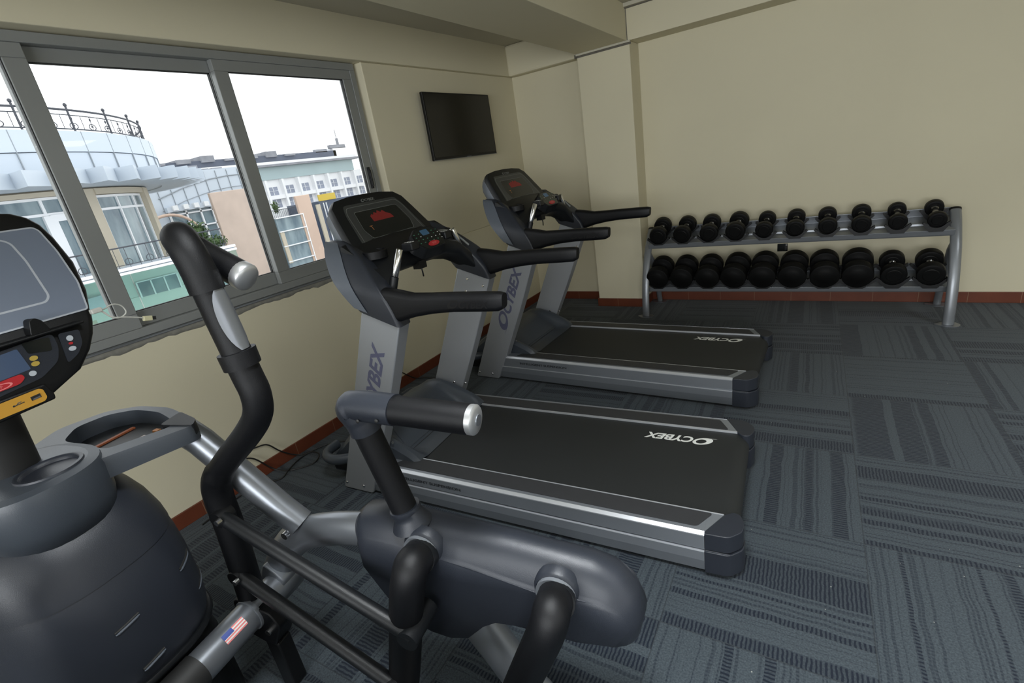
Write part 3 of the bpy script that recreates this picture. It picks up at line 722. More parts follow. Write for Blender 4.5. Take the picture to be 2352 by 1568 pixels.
    # cup wells
    for far in (0, 1):
        Y = lambda y: mir(y, far)
        b = MB(); b.lathe((-1.452, Y(.168), 1.305), [(.058, -.02), (.058, .014), (.051, .017), (.047, .002), (.045, -.006), (.0005, -.0065)], 'z', 24); fin(b, 'cup_holder', M['rubber'], dash, smooth=50)
        # heart-rate grips
        b = MB(); b.tube([(-1.318-.055*far, Y(.118), 1.205), (-1.292-.085*far, Y(.160), 1.315)], .0165, 16, rnd=.3); g = fin(b, 'pulse_grip', M['chrome'])
        b = MB(); b.tube([(-1.330-.05*far, Y(.098), 1.15), (-1.319-.055*far, Y(.116), 1.202)], .020, 14); fin(b, 'lower_grip_arm', M['dark_grey'], g)
    # raised control pad with key groups and the red stop button
    pc = Vector((-1.325, .435, 1.312)); pd = Vector((-.62, 0, .78)).normalized(); pn_ = Vector((pd.z, 0, -pd.x))
    def Pp(a, c, d=0.): return pc+fy*a+pd*c+pn_*d
    pad = [(-.115, -.005), (-.105, .045), (-.055, .075), (.055, .075), (.105, .045), (.115, -.005), (.075, -.050), (-.075, -.050)]
    fp = fillet(pad, .012, 3)
    b = MB(); b.loft([[Pp(a*1.08, c*1.1-.01, -.055) for a, c in fp], [Pp(a*1.03, c*1.03, -.006) for a, c in fp], [Pp(a, c, 0) for a, c in fp]]); cp = fin(b, 'control_pad', M['dark_grey'], smooth=40)
    b = MB(); b.loft([[Pp(a*.93, c*.90, .0005) for a, c in fp], [Pp(a*.93, c*.90, .0015) for a, c in fp]]); fin(b, 'key_overlay', M['glossy_black'], cp, smooth=0)
    b = MB(); q = fillet([(-.028, .028), (-.028, .060), (.028, .060), (.028, .028)], .006, 3); b.loft([[Pp(a, c, .0016) for a, c in q], [Pp(a, c, .0024) for a, c in q]]); fin(b, 'small_display', M['blue_lcd'], cp, smooth=0)
    b = MB(); q = [(.042*cos(2*PI*i/24)*(1), -.028+.0145*sin(2*PI*i/24)) for i in range(24)]; b.loft([[Pp(a, c, .0016) for a, c in q], [Pp(a, c, .0050) for a, c in q]]); sb = fin(b, 'stop_button', M['red_button'], cp, smooth=30)
    b = MB(); put_text(b, 'STOP', Pp(-.014, -.033, .0053), fy, pd, .010); fin(b, 'button_symbol', M['red_button_pale'], sb, smooth=0)
    r2 = random.Random(5); b = MB(); g2 = MB()
    for i in range(6):
        for j in range(4):
            a = -.088+i*.035; c = -.012+j*.018
            if abs(a) < .03 and c > .015: continue
            (b if r2.random() < .35 else g2).add([Pp(a, c, .0018), Pp(a+.009, c, .0018), Pp(a+.009, c+.004, .0018), Pp(a, c+.004, .0018)], [(0, 1, 2, 3)])
    fin(b, 'key_marks', M['white_mark'], cp, smooth=0); fin(g2, 'key_marks', M['green_mark'], cp, smooth=0)
    # small side keypads and red marking on the dash
    for far in (0, 1):
        Y = lambda y: mir(y, far); q0 = (-1.338, Y(.295), 1.322)
        b = MB(); b.box(q0[0]-.035, q0[0]+.03, q0[1]-.028, q0[1]+.028, q0[2]-.035, q0[2]+.004); kp = fin(b, 'side_keypad', M['dark_grey'], dash, smooth=0, bevel=.006)
        b = MB()
        for i in range(3):
            for j in range(2): b.box(q0[0]-.022+i*.015, q0[0]-.013+i*.015, q0[1]-.016+j*.02, q0[1]-.008+j*.02, q0[2]+.0042, q0[2]+.005)
        fin(b, 'side_keys', M['white_mark'], kp, smooth=0)
    b = MB(); b.add([F(-.135, .004, .0081), F(-.045, .004, .0081), F(-.045, .020, .0081), F(-.135, .020, .0081)], [(0, 1, 2, 3)]); fin(b, 'red_label', M['red_button'], con, smooth=0)
    b = MB(); b.add([(-1.384, .40, 1.235), (-1.384, .455, 1.235), (-1.379, .455, 1.262), (-1.379, .40, 1.262)], [(0, 1, 2, 3)]); b.v = [(x+.006, y, z) for x, y, z in b.v]; fin(b, 'yellow_warning_label', M['yellow_label'], dash, smooth=0)
    b = MB(); b.box(-1.42, -1.375, .375, .43, 1.175, 1.215); b.tube(crom([(-1.385, .39, 1.20), (-1.375, .385, 1.165), (-1.38, .392, 1.135)], 4), .004, 8); fin(b, 'safety_key', M['black_plastic'], dash, smooth=30)
    b = MB(); b.tube(crom([(-1.40, .60, 1.325), (-1.40, .69, 1.315), (-1.375, .75, 1.27), (-1.34, .79, 1.21)], 5), .006, 8); fin(b, 'tray_edge', M['panel_line'], dash)
    return root
tm = make_treadmill()
def place(o, cx, cy, yaw):
    a = math.radians(yaw); ox, oy = -.95, .435
    o.location = (cx+ox*cos(a)-oy*sin(a), cy+ox*sin(a)+oy*cos(a), 0); o.rotation_euler = (0, 0, a)
place(tm, 2.60, 1.525, 3.6)
tag(tm, 'nearer grey treadmill, directly behind the elliptical machine', 'treadmill', 'treadmills by the window wall')
tm2 = copy_tree(tm); place(tm2, 2.50, 2.865, -1.2)
tag(tm2, 'farther grey treadmill, under the television and next to the pillar', 'treadmill')
# ------------------------------------------------------------------ dumbbell rack
XA, XB = 1.475, 3.73
rk = empty('dumbbell_rack', ((XA+XB)/2, 4.78, 0), 0, 'grey two-tier metal dumbbell rack standing against the back wall', 'dumbbell rack')
def rfin(b, name, m, par=rk, **k):
    b.v = [(x-(XA+XB)/2, y-4.78, z) for x, y, z in b.v]; return b.build(name, m, par, **k)
for X in (XA, XB):
    b = MB(); oval = [(cos(2*PI*i/16)*.75, sin(2*PI*i/16)*1.15) for i in range(16)]
    b.tube(crom([(X, 4.515, .006), (X, 4.525, .15), (X, 4.565, .35), (X, 4.65, .55), (X, 4.76, .70), (X, 4.85, .79)], 5), .030, 16, oval, up=(1, 0, 0)); fr = rfin(b, 'front_post', M['rack'])
    b = MB(); b.tube([(X, 4.845, .785), (X, 4.858, .797)], .031, 16, oval, up=(1, 0, 0)); rfin(b, 'post_cap', M['black_plastic'], fr)
    b = MB(); b.tube([(X, 5.015, .006), (X, 4.955, .20), (X, 4.80, .50), (X, 4.68, .60)], .026, 14); rr_ = rfin(b, 'rear_post', M['rack'])
    for nm, yy, par in (('foot_plate', 4.515, fr), ('foot_plate', 5.005, rr_)):
        b = MB(); b.prism(fillet([(X-.09, yy), (X-.02, yy-.06), (X+.05, yy-.055), (X+.075, yy), (X+.05, yy+.05), (X-.02, yy+.055)], .02, 3), 'z', .0005, .006); rfin(b, nm, M['silver'], par, smooth=0)
def shelf(y0, z0, L, ang):
    """folded channel: lip, sloping tray, ridge, raised back flange"""
    c, s = cos(ang), sin(ang)
    def q(d, e): return (y0+d*c-e*s, z0+d*s+e*c)
    top = [(0, 0), (.004, .003), (.012, -.010), (.105, -.012), (.112, .004), (.124, .004), (.131, -.010), (L-.012, -.012), (L-.010, .048), (L, .048)]
    bot = [(L, -.020), (.030, -.020), (.020, -.048), (.004, -.048), (0, -.036)]
    b = MB(); b.prism([q(*p) for p in top+bot], 'x', XA+.012, XB-.012); o = rfin(b, 'shelf', M['rack'], smooth=0, bevel=.002)
    for X, d in ((XA+.014, 1), (XB-.014, -1)):
        for dd, e in ((.03, -.03), (.118, .012), (.22, .01)):
            p = q(dd, e); g = MB(); g.lathe((X, p[0], p[1]), [(.0001, d*.008), (.006, d*.007), (.008, 0)], 'x', 10); rfin(g, 'bolt', M['bolt'], o)
    return o
ANG = math.radians(17)
s_lo = shelf(4.600, .268, .275, ANG); s_up = shelf(4.665, .675, .275, ANG)
# saddles
RU = [.081, .079, .078, .080, .068, .067, .065, .065, .059, .058]
RL = [.103, .1035, .104, .107, .1075, .1065, .1055, .1065, .083, .086]
XS = [1.588+.2243*i for i in range(10)]
def saddle(x, y, z, r, sh, hz):
    b = MB(); o = []
    for i in range(9):
        a = math.radians(-58+116*i/8); o.append((x+(r+.004)*sin(a), -(r+.004)*cos(a)))
    # trough profile in (x,z) around the head centre, with ears
    ears = [(x+(r+.018), -(r)*.28), (x+(r+.024), -(r)*.50), (x+.040, -(hz+.010)), (x-.040, -(hz+.010)), (x-(r+.024), -(r)*.50), (x-(r+.018), -(r)*.28)]
    prof = o+ears
    b.prism([(px, z+pz) for px, pz in prof], 'y', y-.012, y+.016); return rfin(b, 'saddle', M['black_plastic'], sh, smooth=0)
def dumbbell(r, thick, name='dumbbell'):
    root = empty(name, (0, 0, 0)); hl = .20
    e = min(.012, r*.2)
    for sgn in (-1, 1):
        y = sgn*hl/2; t = thick/2
        b = MB(); b.lathe((0, y, 0), [(.0005, -t), (r*.55, -t), (r*.60, -t+.003), (r-e, -t+.002), (r-e*.3, -t+e*.4), (r, -t+e), (r, t-e), (r-e*.3, t-e*.4), (r-e, t-.002), (r*.60, t-.003), (r*.55, t), (.0005, t)], 'y', 36)
        b.build('head', M['db_rubber'], root, smooth=35)
    hb = hl/2-thick/2+.004
    b = MB(); b.lathe((0, 0, 0), [(.0005, -hb), (.026, -hb), (.026, -hb+.012), (.019, -hb+.020), (.0215, 0), (.019, hb-.020), (.026, hb-.012), (.026, hb), (.0005, hb)], 'y', 20); b.build('handle', M['db_handle'], root)
    return root
ordn = ['first', 'second', 'third', 'fourth', 'fifth', 'sixth', 'seventh', 'eighth', 'ninth', 'tenth']
for row, (RR, y0, z0, th) in enumerate(((RU, 4.665, .675, .050), (RL, 4.600, .268, .066))):
    c, s = cos(ANG), sin(ANG)
    for i, (x, r) in enumerate(zip(XS, RR)):
        hz = max(r+.003, .080 if row == 0 else .104)                      # height of the axis above the tray
        d0 = .125                                                # centre along the tray
        cy = y0+d0*c-hz*s; cz = z0+d0*s+hz*c
        q = dumbbell(r, th+(.018*(r-.055)/.025 if row == 0 else .02*(r-.07)/.03))
        rx = ANG*.95
        yaw = math.radians(random.Random(i+40*row).uniform(-3, 3))
        q.location = (x, cy, cz); q.rotation_euler = (rx, 0, yaw)
        tier = 'upper' if row == 0 else 'lower'
        big = ', largest of the row' if r == max(RR) else (', smallest of the row' if r == min(RR) else '')
        nth = (ordn[i]+' from the left' if i < 5 else ordn[9-i]+' from the right') if i not in (0, 9) else ('leftmost' if i == 0 else 'rightmost')
        tag(q, '%s black dumbbell on the %s shelf%s' % (nth, tier, big), 'dumbbell', 'dumbbells on the %s shelf of the rack' % tier)
        for dd in (d0-.10, d0+.10):
            yy = y0+dd*c-hz*s; zz = z0+dd*s+hz*c
            saddle(x, yy, zz, r, s_up if row == 0 else s_lo, hz)
# ------------------------------------------------------------------ outside the window
GZ = -9.0
b = MB(); b.box(-170, -.4, -80, 170, GZ-.3, GZ); struct(b.build('ground', M['ground_out'], smooth=0))
# --- round corner building: axis (-26, 4.2)
CX, CY = -26., 4.2
A = math.radians
def arc(r, a0, a1, n): return [(CX+r*cos(A(a0+(a1-a0)*i/n)), CY+r*sin(A(a0+(a1-a0)*i/n))) for i in range(n+1)]
rb = empty('round_building', (CX, CY, GZ), 0, 'white and cream building with a round panelled corner, outside the left half of the window', 'building')
def bfin(b, name, m, par=rb, org=(CX, CY, GZ), **k):
    b.v = [(x-org[0], y-org[1], z-org[2]) for x, y, z in b.v]; return b.build(name, m, par, **k)
def shell(mb, r0, r1, a0, a1, z0, z1, n=40):
    o = arc(r1, a0, a1, n); i = arc(r0, a0, a1, n)
    mb.loft([[(o[k][0], o[k][1], z0), (o[k][0], o[k][1], z1), (i[k][0], i[k][1], z1), (i[k][0], i[k][1], z0)] for k in range(n+1)])
# cream wall drum, set back behind the windows
b = MB(); shell(b, 6.9, 7.30, -70, 110, GZ, 3.2, 60); wall = bfin(b, 'wall', M['cream_out'], smooth=30)
b = MB()
for a0, a1 in ((-70, 4.5), (20.9, 30.2), (56.2, 66), (66, 110)):
    shell(b, 7.25, 7.60 if a1 > 50 else 7.5, a0, a1, -.6, 3.05, 14)
shell(b, 7.25, 7.5, 4.5, 20.9, 2.90, 3.05, 14); shell(b, 7.25, 7.55, 30.2, 56.2, 2.84, 3.05, 20)
bfin(b, 'wall_pier', M['cream_out'], wall, smooth=30)
b = MB(); shell(b, 7.2, 7.62, -70, 110, -1.0, -.55, 60); bfin(b, 'floor_band', M['white_panel'], smooth=30)
# windows: each one a part with its pane
def round_window(a0, a1, z0, z1, cuts, hcut, thick=.0, r=7.36):
    f = MB(); w = .085
    shell(f, r-.03, r+.05, a0, a1, z1-w, z1, 16); shell(f, r-.03, r+.05, a0, a1, z0, z0+w, 16)
    shell(f, r-.03, r+.05, a0, a1, hcut-w/2-thick, hcut+w/2, 16)
    da = math.degrees(w/r)
    for c in [a0+da/2]+list(cuts)+[a1-da/2]: shell(f, r-.03, r+.055, c-da/2, c+da/2, z0, z1, 1)
    fo = bfin(f, 'window', M['white_frame'], smooth=30)
    p = MB(); shell(p, r-.04, r, a0, a1, z0, z1, 20); bfin(p, 'pane', M['facade_glass'], fo, smooth=30)
round_window(30.4, 56.0, .02, 2.82, (39.0, 48.3), 2.32)
round_window(4.6, 20.8, -.1, 2.89, (15.6,), 2.35)
f = MB(); shell(f, 7.34, 7.46, 16.2, 20.8, 2.10, 2.32, 4); shell(f, 7.34, 7.46, 16.2, 17.4, -.1, 2.2, 2); shell(f, 7.34, 7.46, 14.6, 16.2, -.1, 2.3, 2)
bfin(f, 'door_frame', M['white_frame'], smooth=30)
# panelled parapet in two tiers, joints as grooves
b = MB(); shell(b, 8.15, 8.42, -60, 130, 4.16, 4.80, 80); bfin(b, 'parapet', M['white_panel'], smooth=30)
b = MB(); shell(b, 8.0, 8.38, -60, 130, 3.40, 4.135, 80); bfin(b, 'lower_parapet', M['white_panel'], smooth=30)
b = MB(); shell(b, 7.9, 8.30, -60, 130, 3.5, 4.75, 60)
for k in range(24):
    a = -50+k*7.4+2.2; shell(b, 8.3, 8.425, a-.08, a+.08, 3.5, 4.79, 1)
bfin(b, 'parapet_joint', M['panel_joint'], smooth=30)
# stepped canopy: saw-tooth blades
b = MB(); shell(b, 6.9, 9.0, -60, 125, 3.10, 3.42, 70); bfin(b, 'canopy_slab', M['white_panel'], smooth=30)
for k in range(26):
    a = -44+k*6.3
    if a < -12: continue
    o = MB(); n = 5; pts = []
    for i in range(n+1):
        aa = a+6.3*i/n; rr_ = 9.95-.75*i/n; pts.append((CX+rr_*cos(A(aa)), CY+rr_*sin(A(aa))))
    inn = [(CX+8.2*cos(A(a+6.3*(1-i/n))), CY+8.2*sin(A(a+6.3*(1-i/n)))) for i in range(n+1)]
    o.prism(pts+inn, 'z', 3.06, 3.50); bfin(o, 'canopy_blade', M['white_panel'], smooth=0)
# wrought-iron roof railing
def scroll(mb, p, t, up, h, w, r=.018):
    """a baluster with two C-scrolls"""
    pts = []
    for i in range(13):
        a = -PI*.9+PI*1.8*i/12; pts.append(tuple(p[k]+t[k]*(w*.5*sin(a)) + (up[k]*(h*.28+h*.22*cos(a))) for k in range(3)))
    mb.tube(pts, r, 6)
rl = MB(); R_ = 8.2
P = arc(R_, -30, 110, 90); rl.tube([(x, y, 5.50) for x, y in P], .035, 8); rl.tube([(x, y, 5.34) for x, y in P], .016, 6); rl.tube([(x, y, 4.90) for x, y in P], .022, 6)
ro = bfin(rl, 'roof_railing', M['iron'])
for k in range(10):
    a = -20+k*11.5+.6; x, y = CX+R_*cos(A(a)), CY+R_*sin(A(a))
    o = MB(); o.cyl((x, y), .032, 'z', 4.78, 5.60, 10); o.ell((x, y, 5.65), (.055, .055, .06)); bfin(o, 'railing_post', M['iron'], ro)
for k in range(48):
    a = -20+k*2.6; x, y = CX+R_*cos(A(a)), CY+R_*sin(A(a)); t = (-sin(A(a)), cos(A(a)), 0)
    o = MB(); o.tube([(x, y, 4.9), (x, y, 5.34)], .010, 5)
    if k % 2 == 0:
        scroll(o, (x, y, 4.88), t, (0, 0, 1), .44, .30, .014); o.ell((x, y, 5.24), (.03, .03, .05), 8, 6); o.ell((x, y, 5.02), (.035, .035, .035), 8, 6)
    bfin(o, 'baluster', M['iron'], ro)
# balcony in front: straight front edge at x = -16.5
BX = -16.5
bal = empty('glass_balcony', (BX, 7, -1.2), 0, 'balcony with teal glass, white rail and thin iron railing, outside the middle window pane', 'balcony')
def lfin(b, name, m, par=bal, **k): return bfin(b, name, m, par, org=(BX, 7, -1.2), **k)
b = MB(); b.box(BX-2.2, BX-.05, -2, 10.6, .17, .26); lfin(b, 'deck', M['white_panel'], smooth=0)
b = MB(); b.box(BX-.06, BX+.06, -2, 10.62, .235, .33); b.box(BX-.04, BX+.08, -2, 10.62, .12, .20); lfin(b, 'white_rail', M['white_frame'], smooth=0)
for y0, y1 in ((-2, 3.4), (3.44, 6.9), (6.94, 10.6)):
    b = MB(); b.box(BX-.01, BX+.01, y0, y1, -1.2, .12); lfin(b, 'glass_panel', M['teal_glass'], smooth=0)
b = MB(); b.tube([(BX, -2, .965), (BX, 10.3, .985)], .022, 8); b.tube([(BX, -2, .42), (BX, 10.3, .42)], .012, 6)
ir = lfin(b, 'iron_railing', M['iron'])
for k in range(38):
    y = -1.6+k*.32; o = MB(); o.tube([(BX, y, .33), (BX, y, .97)], .009, 6)
    if k % 2: scroll(o, (BX, y, .36), (0, 1, 0), (0, 0, 1), .5, .22, .011)
    lfin(o, 'baluster', M['iron'], ir)
# wall and windows added behind the teal glass to stand for its reflections
b = MB(); b.box(-19.2, -19.0, -2, 10.6, GZ, -.1); b.box(-19.0, -18.95, 3, 10, -1.35, -.95)
lw = bfin(b, 'reflection_wall', M['reflected_teal_wall'], smooth=0)
for y0, y1 in ((4.1, 5.0), (7.85, 9.3), (9.8, 10.5)):
    o = MB(); o.box(-18.99, -18.93, y0, y1, -1.0, -.45); n = 3
    oo = bfin(o, 'reflection_window', M['facade_glass'], smooth=0)
    o = MB()
    for i in range(n+1): y = y0+(y1-y0)*i/n; o.box(-18.94, -18.90, y-.025, y+.025, -1.02, -.43)
    o.box(-18.94, -18.90, y0, y1, -.45, -.41); bfin(o, 'reflection_window_frame', M['white_frame'], oo, smooth=0)
# shrub on the balcony: clustered leaves
def bush(name, c, r, n, label, seed, sz=.12, m='leaf'):
    rr_ = random.Random(seed); o = MB()
    for i in range(n):
        d = Vector((rr_.gauss(0, 1), rr_.gauss(0, 1), rr_.gauss(0, 1))).normalized()*(.55+.45*rr_.random())
        p = Vector((c[0]+d.x*r[0], c[1]+d.y*r[1], c[2]+d.z*r[2])); u = Vector((rr_.gauss(0, 1), rr_.gauss(0, 1), rr_.gauss(0, .6))).normalized(); w = u.cross(Vector((rr_.random(), rr_.random(), 1))).normalized()
        s_ = sz*(.6+.8*rr_.random()); o.add([p-u*s_, p+w*s_*.4, p+u*s_, p-w*s_*.4], [(0, 1, 2, 3)])
    o.ell(c, tuple(q*.6 for q in r), 10, 8)
    ob = o.build(name, M[m], smooth=0); return tag(ob, label, 'bush')
# --- white panelled building with the arched sweep
wb = empty('panelled_building', (-33, 18, GZ), 0, 'white panelled building with a curved roof band and white framed windows, behind the peach wall', 'building')
def wfin(b, name, m, par=wb, **k): return bfin(b, name, m, par, org=(-33, 18, GZ), **k)
b = MB(); b.box(-40, -32.1, 12.5, 21.6, GZ, 4.3); body = wfin(b, 'wall', M['white_panel'], smooth=0)
cv = [(15.5, 2.85), (16.2, 3.05), (17.0, 3.30), (18.0, 3.52), (19.0, 3.70), (20.2, 3.80), (21.6, 3.80)]
b = MB(); b.tube([(-32.06, y, z) for y, z in cv], .035, 6); b.tube([(-32.06, y, z-.75) for y, z in cv], .02, 6)
for i in range(9): y = 15.6+i*.78; b.box(-32.09, -32.05, y-.015, y+.015, 2.0, 4.2)
wfin(b, 'cladding_joint', M['panel_joint'], body, smooth=0)
b = MB(); b.box(-32.1, -31.7, 15.6, 18.6, 1.98, 2.28); wfin(b, 'sill_band', M['white_panel'], smooth=0)
b = MB()
for i in range(5): y = 15.9+i*.65; b.box(-31.9, -31.55, y, y+.30, 2.05, 2.35)
wfin(b, 'gutter_bracket', M['white_render'], smooth=0)
b = MB(); b.box(-32.09, -32.02, 15.7, 18.5, -.5, 1.95); pw = wfin(b, 'glazing', M['facade_glass'], smooth=0)
b = MB()
for y in (15.75, 16.75, 17.65, 18.42): b.box(-32.02, -31.9, y-.05, y+.05, -.5, 1.98)
for z in (1.80, .92, -.3): b.box(-32.02, -31.9, 15.7, 18.5, z-.045, z+.045)
wfin(b, 'glazing_bar', M['white_frame'], pw, smooth=0)
b = MB(); b.tube([(-31.4, 15.3+1.7*cos(t), .35+1.5*sin(t)) for t in [PI*(.02+.6*k/12) for k in range(13)]], .09, 8); wfin(b, 'arch', M['peach'], smooth=40)
rr = random.Random(11)
for i in range(7):
    y = 15.9+i*.85; h = .25+.5*rr.random(); o = MB(); o.box(-38, -35, y, y+.5+.3*rr.random(), 4.3, 4.3+h); wfin(o, 'rooftop_unit', M['roof_clutter'], smooth=0)
bush('shrub', (-17.7, 9.95, .85), (.40, .55, .62), 520, 'green leafy shrub on the balcony beside the peach wall', 4, .09)
bush('shrub', (-17.3, 10.35, .50), (.30, .55, .28), 300, 'low green plants at the right end of the balcony railing', 5, .07)
# --- peach wall and column
b = MB(); b.box(-26.22, -26, 15.40, 17.87, GZ, 2.62)
o = b.build('peach_wall', M['peach_dirty'], smooth=0, bevel=.03); tag(o, 'tall stained peach rendered wall outside the middle window pane', 'wall')
b = MB(); b.box(-26.22, -26, 20.65, 21.72, GZ, 1.76)
o = b.build('peach_column', M['peach'], smooth=0, bevel=.03); tag(o, 'narrow peach column outside the right window pane', 'column')
# --- glazed stair front between them
st = empty('glazed_bay', (-26, 19.9, GZ), 0, 'teal glazed bay with white rails between the peach wall and peach column', 'glazed bay')
def sfin(b, name, m, par=st, **k): return bfin(b, name, m, par, org=(-26, 19.9, GZ), **k)
b = MB(); b.box(-26.4, -26.05, 18.85, 20.85, GZ, .62); g = sfin(b, 'glass_front', M['facade_glass'], smooth=0)
for z in (.635, -.20, -1.12, -2.10):
    o = MB(); o.box(-26.05, -25.93, 18.85, 20.85, z-.03, z+.03); sfin(o, 'white_rail', M['white_frame'], smooth=0)
b = MB(); b.box(-26.05, -25.95, 20.80, 20.86, GZ, .66); sfin(b, 'post', M['white_frame'], smooth=0)
b = MB(); b.box(-26.05, -25.96, 18.87, 19.12, -2.2, -.25); sfin(b, 'cream_strip', M['cream_out'], smooth=0)
rl = MB(); rl.tube([(-26.2, 18.9, 1.12), (-26.2, 20.6, 1.12)], .02, 6)
for k in range(14): rl.tube([(-26.2, 18.95+k*.125, .66), (-26.2, 18.95+k*.125, 1.12)], .010, 5)
sfin(rl, 'iron_railing', M['iron'])
bush('shrub', (-27.2, 19.05, .95), (.3, .35, .45), 160, 'potted greenery on top of the teal glazed bay, left', 8, .10)
bush('shrub', (-27.2, 19.85, 1.25), (.25, .25, .42), 120, 'small upright potted plant on top of the teal glazed bay, right', 9, .10)
# white stair and duct block behind the bay
wt = empty('service_block', (-34, 21, GZ), 0, 'white service block with a curved dark duct beside the window mullion', 'building')
b = MB(); b.box(-37, -34, 23.3, 25.4, GZ, 1.0); b.box(-36, -34, 23.3, 24.1, 1.0, 1.5); bfin(b, 'wall', M['white_render'], wt, (-34, 21, GZ), smooth=0)
b = MB(); b.tube(crom([(-33.5, 22.3, 3.7), (-33.5, 22.75, 3.45), (-33.5, 23.0, 2.9), (-33.5, 23.05, 2.2)], 5), .11, 10); bfin(b, 'duct', M['roof_clutter'], wt, (-34, 21, GZ))
# dark blue and yellow shopfront strip at the far right
bf = empty('blue_building', (-30, 26, GZ), 0, 'dark blue building with yellow panels at the right edge of the window', 'building')
def ffin(b, name, m, par=bf, **k): return bfin(b, name, m, par, org=(-30, 26, GZ), **k)
b = MB(); b.box(-34, -30, 25.35, 29.5, GZ, 1.15); wl = ffin(b, 'wall', M['blue_out'], smooth=0)
b = MB(); b.box(-30, -29.9, 25.4, 27.0, 1.15, 1.62); ffin(b, 'yellow_fascia', M['yellow_out'], smooth=0)
b = MB(); b.box(-30, -29.85, 26.3, 26.75, -1.6, -.45); ffin(b, 'yellow_panel', M['yellow_out'], smooth=0)
b = MB(); b.box(-30, -29.88, 25.0, 25.36, -2.6, .95); ffin(b, 'cream_strip', M['cream_out'], smooth=0)
for y in (25.7, 25.95): o = MB(); o.box(-30, -29.9, y, y+.05, -2.8, 1.0); ffin(o, 'white_edge', M['white_frame'], smooth=0)
# --- hotel far away
ho = empty('hotel', (-102, 80, GZ), 0, 'distant white hotel with rows of windows and a dark roof strip', 'building')
def hfin(b, name, m, par=ho, **k): return bfin(b, name, m, par, org=(-102, 80, GZ), **k)
b = MB(); b.box(-116, -101, 40, 95.6, GZ, 6.3); hw = hfin(b, 'wall', M['hotel_white'], smooth=0)
b = MB(); b.box(-114, -100.6, 40, 93.2, 6.3, 8.9); hfin(b, 'curtain_glass', M['hotel_glass'], smooth=0)
b = MB(); b.box(-116, -99.6, 40, 95.2, 8.9, 9.35); hfin(b, 'cornice', M['roof_clutter'], smooth=0)
b = MB(); b.box(-115, -99.9, 40, 94.2, 9.35, 9.9); hfin(b, 'parapet', M['hotel_white'], smooth=0)
b = MB(); b.box(-112, -102, 44, 90, 9.9, 11.4); hfin(b, 'roof_strip', M['roof_dark'], smooth=0)
for k in range(7):
    o = MB(); y = 47+k*4.7; o.box(-106, -101.5, y, y+2.6, 11.0, 11.4+.8*((k*7) % 3)/2); hfin(o, 'rooftop_unit', M['roof_clutter'], smooth=0)
cols = [46.5+4.18*i for i in range(12)]
for j, z in enumerate((3.9, 1.2, -1.5, -4.2)):
    o = MB(); o.box(-101, -100.1, 40, 95.0, z-1.75, z-.95); hfin(o, 'balcony_band', M['hotel_white'], smooth=0)
    for y in cols:
        o = MB(); o.box(-101.05, -100.95, y+.6, y+3.0, z-.9, z+.85); wi = hfin(o, 'window', M['hotel_window'], smooth=0)
        o = MB(); o.box(-100.95, -100.85, y+1.75, y+1.85, z-.9, z+.85); o.box(-100.95, -100.85, y+.6, y+3.0, z-.02, z+.04); hfin(o, 'window_bar', M['white_frame'], wi, smooth=0)
for y in cols:
    o = MB(); o.box(-101, -99.8, y-.35, y+.15, -9, 6.2); hfin(o, 'pilaster', M['hotel_white'], smooth=0)
b = MB(); b.box(-108, -102, 89.2, 93.6, 9.9, 12.0); hfin(b, 'tower', M['hotel_white'], smooth=0)
b = MB(); b.box(-103, -102, 88.6, 93.4, 11.9, 12.7); b.box(-103, -102, 84.0, 87.4, 11.2, 11.9); hfin(b, 'roof_sign', M['roof_clutter'], smooth=0)
b = MB(); b.cyl((-102.5, 91.6), .35, 'z', 12.7, 14.2, 8); b.cyl((-102.5, 91.6), .08, 'z', 14.2, 16.2, 6); hfin(b, 'mast', M['roof_clutter'])
# fill lights added outside the rear and right windows to brighten the room
def fill_area(loc, rot, sx, sy, w, col=(.93, .97, 1)):
    l = D.lights.new('window_fill', 'AREA'); l.shape = 'RECTANGLE'; l.size = sx; l.size_y = sy; l.energy = w; l.color = col
    o = D.objects.new('window_fill', l); COL.objects.link(o); o.location = loc; o.rotation_euler = rot; return o
fill_area(((R1[0]+R1[1])/2, YF-.35, 1.65), (PI/2, 0, 0), 4.6, 1.5, 235)
fill_area((XR+.35, (R2[0]+R2[1])/2, 1.65), (0, PI/2, 0), 1.5, 3.8, 14)

# lit ceiling troffers further back in the room
def troffer(x, y, w):
    t = empty('ceiling_light', (x, y, H), 0, None, 'ceiling light', 'lit ceiling panels behind the viewer')
    t['label'] = 'lit square ceiling panel in the rear half of the room'
    b = MB()
    for x0, x1, y0, y1 in ((-.3, .3, -.3, -.28), (-.3, .3, .28, .3), (-.3, -.28, -.28, .28), (.28, .3, -.28, .28)): b.box(x0, x1, y0, y1, -.018, -.001)
    b.build('frame', M['white_mark'], t, smooth=0)
    b = MB(); b.box(-.28, .28, -.28, .28, -.010, -.004); b.build('diffuser', M['lamp'], t, smooth=0)
    l = D.lights.new('lamp', 'AREA'); l.shape = 'RECTANGLE'; l.size = l.size_y = .54; l.energy = w; l.color = (.94, .98, 1); l.spread = math.radians(105)
    o = D.objects.new('lamp', l); COL.objects.link(o); o.location = (x, y, H-.02)
M['lamp'] = mat('lamp_diffuser', (.8, .8, .8), .5, emit=(.95, .98, 1), estr=5.)
for x, y in ((2.6, .6), (4.7, .6), (2.6, -1.9), (4.7, -1.9), (5.3, 2.9)): troffer(x, y, 25)
M['bolt_soft'] = mat('satin_end_cap', (.55, .56, .57), .38, .8)
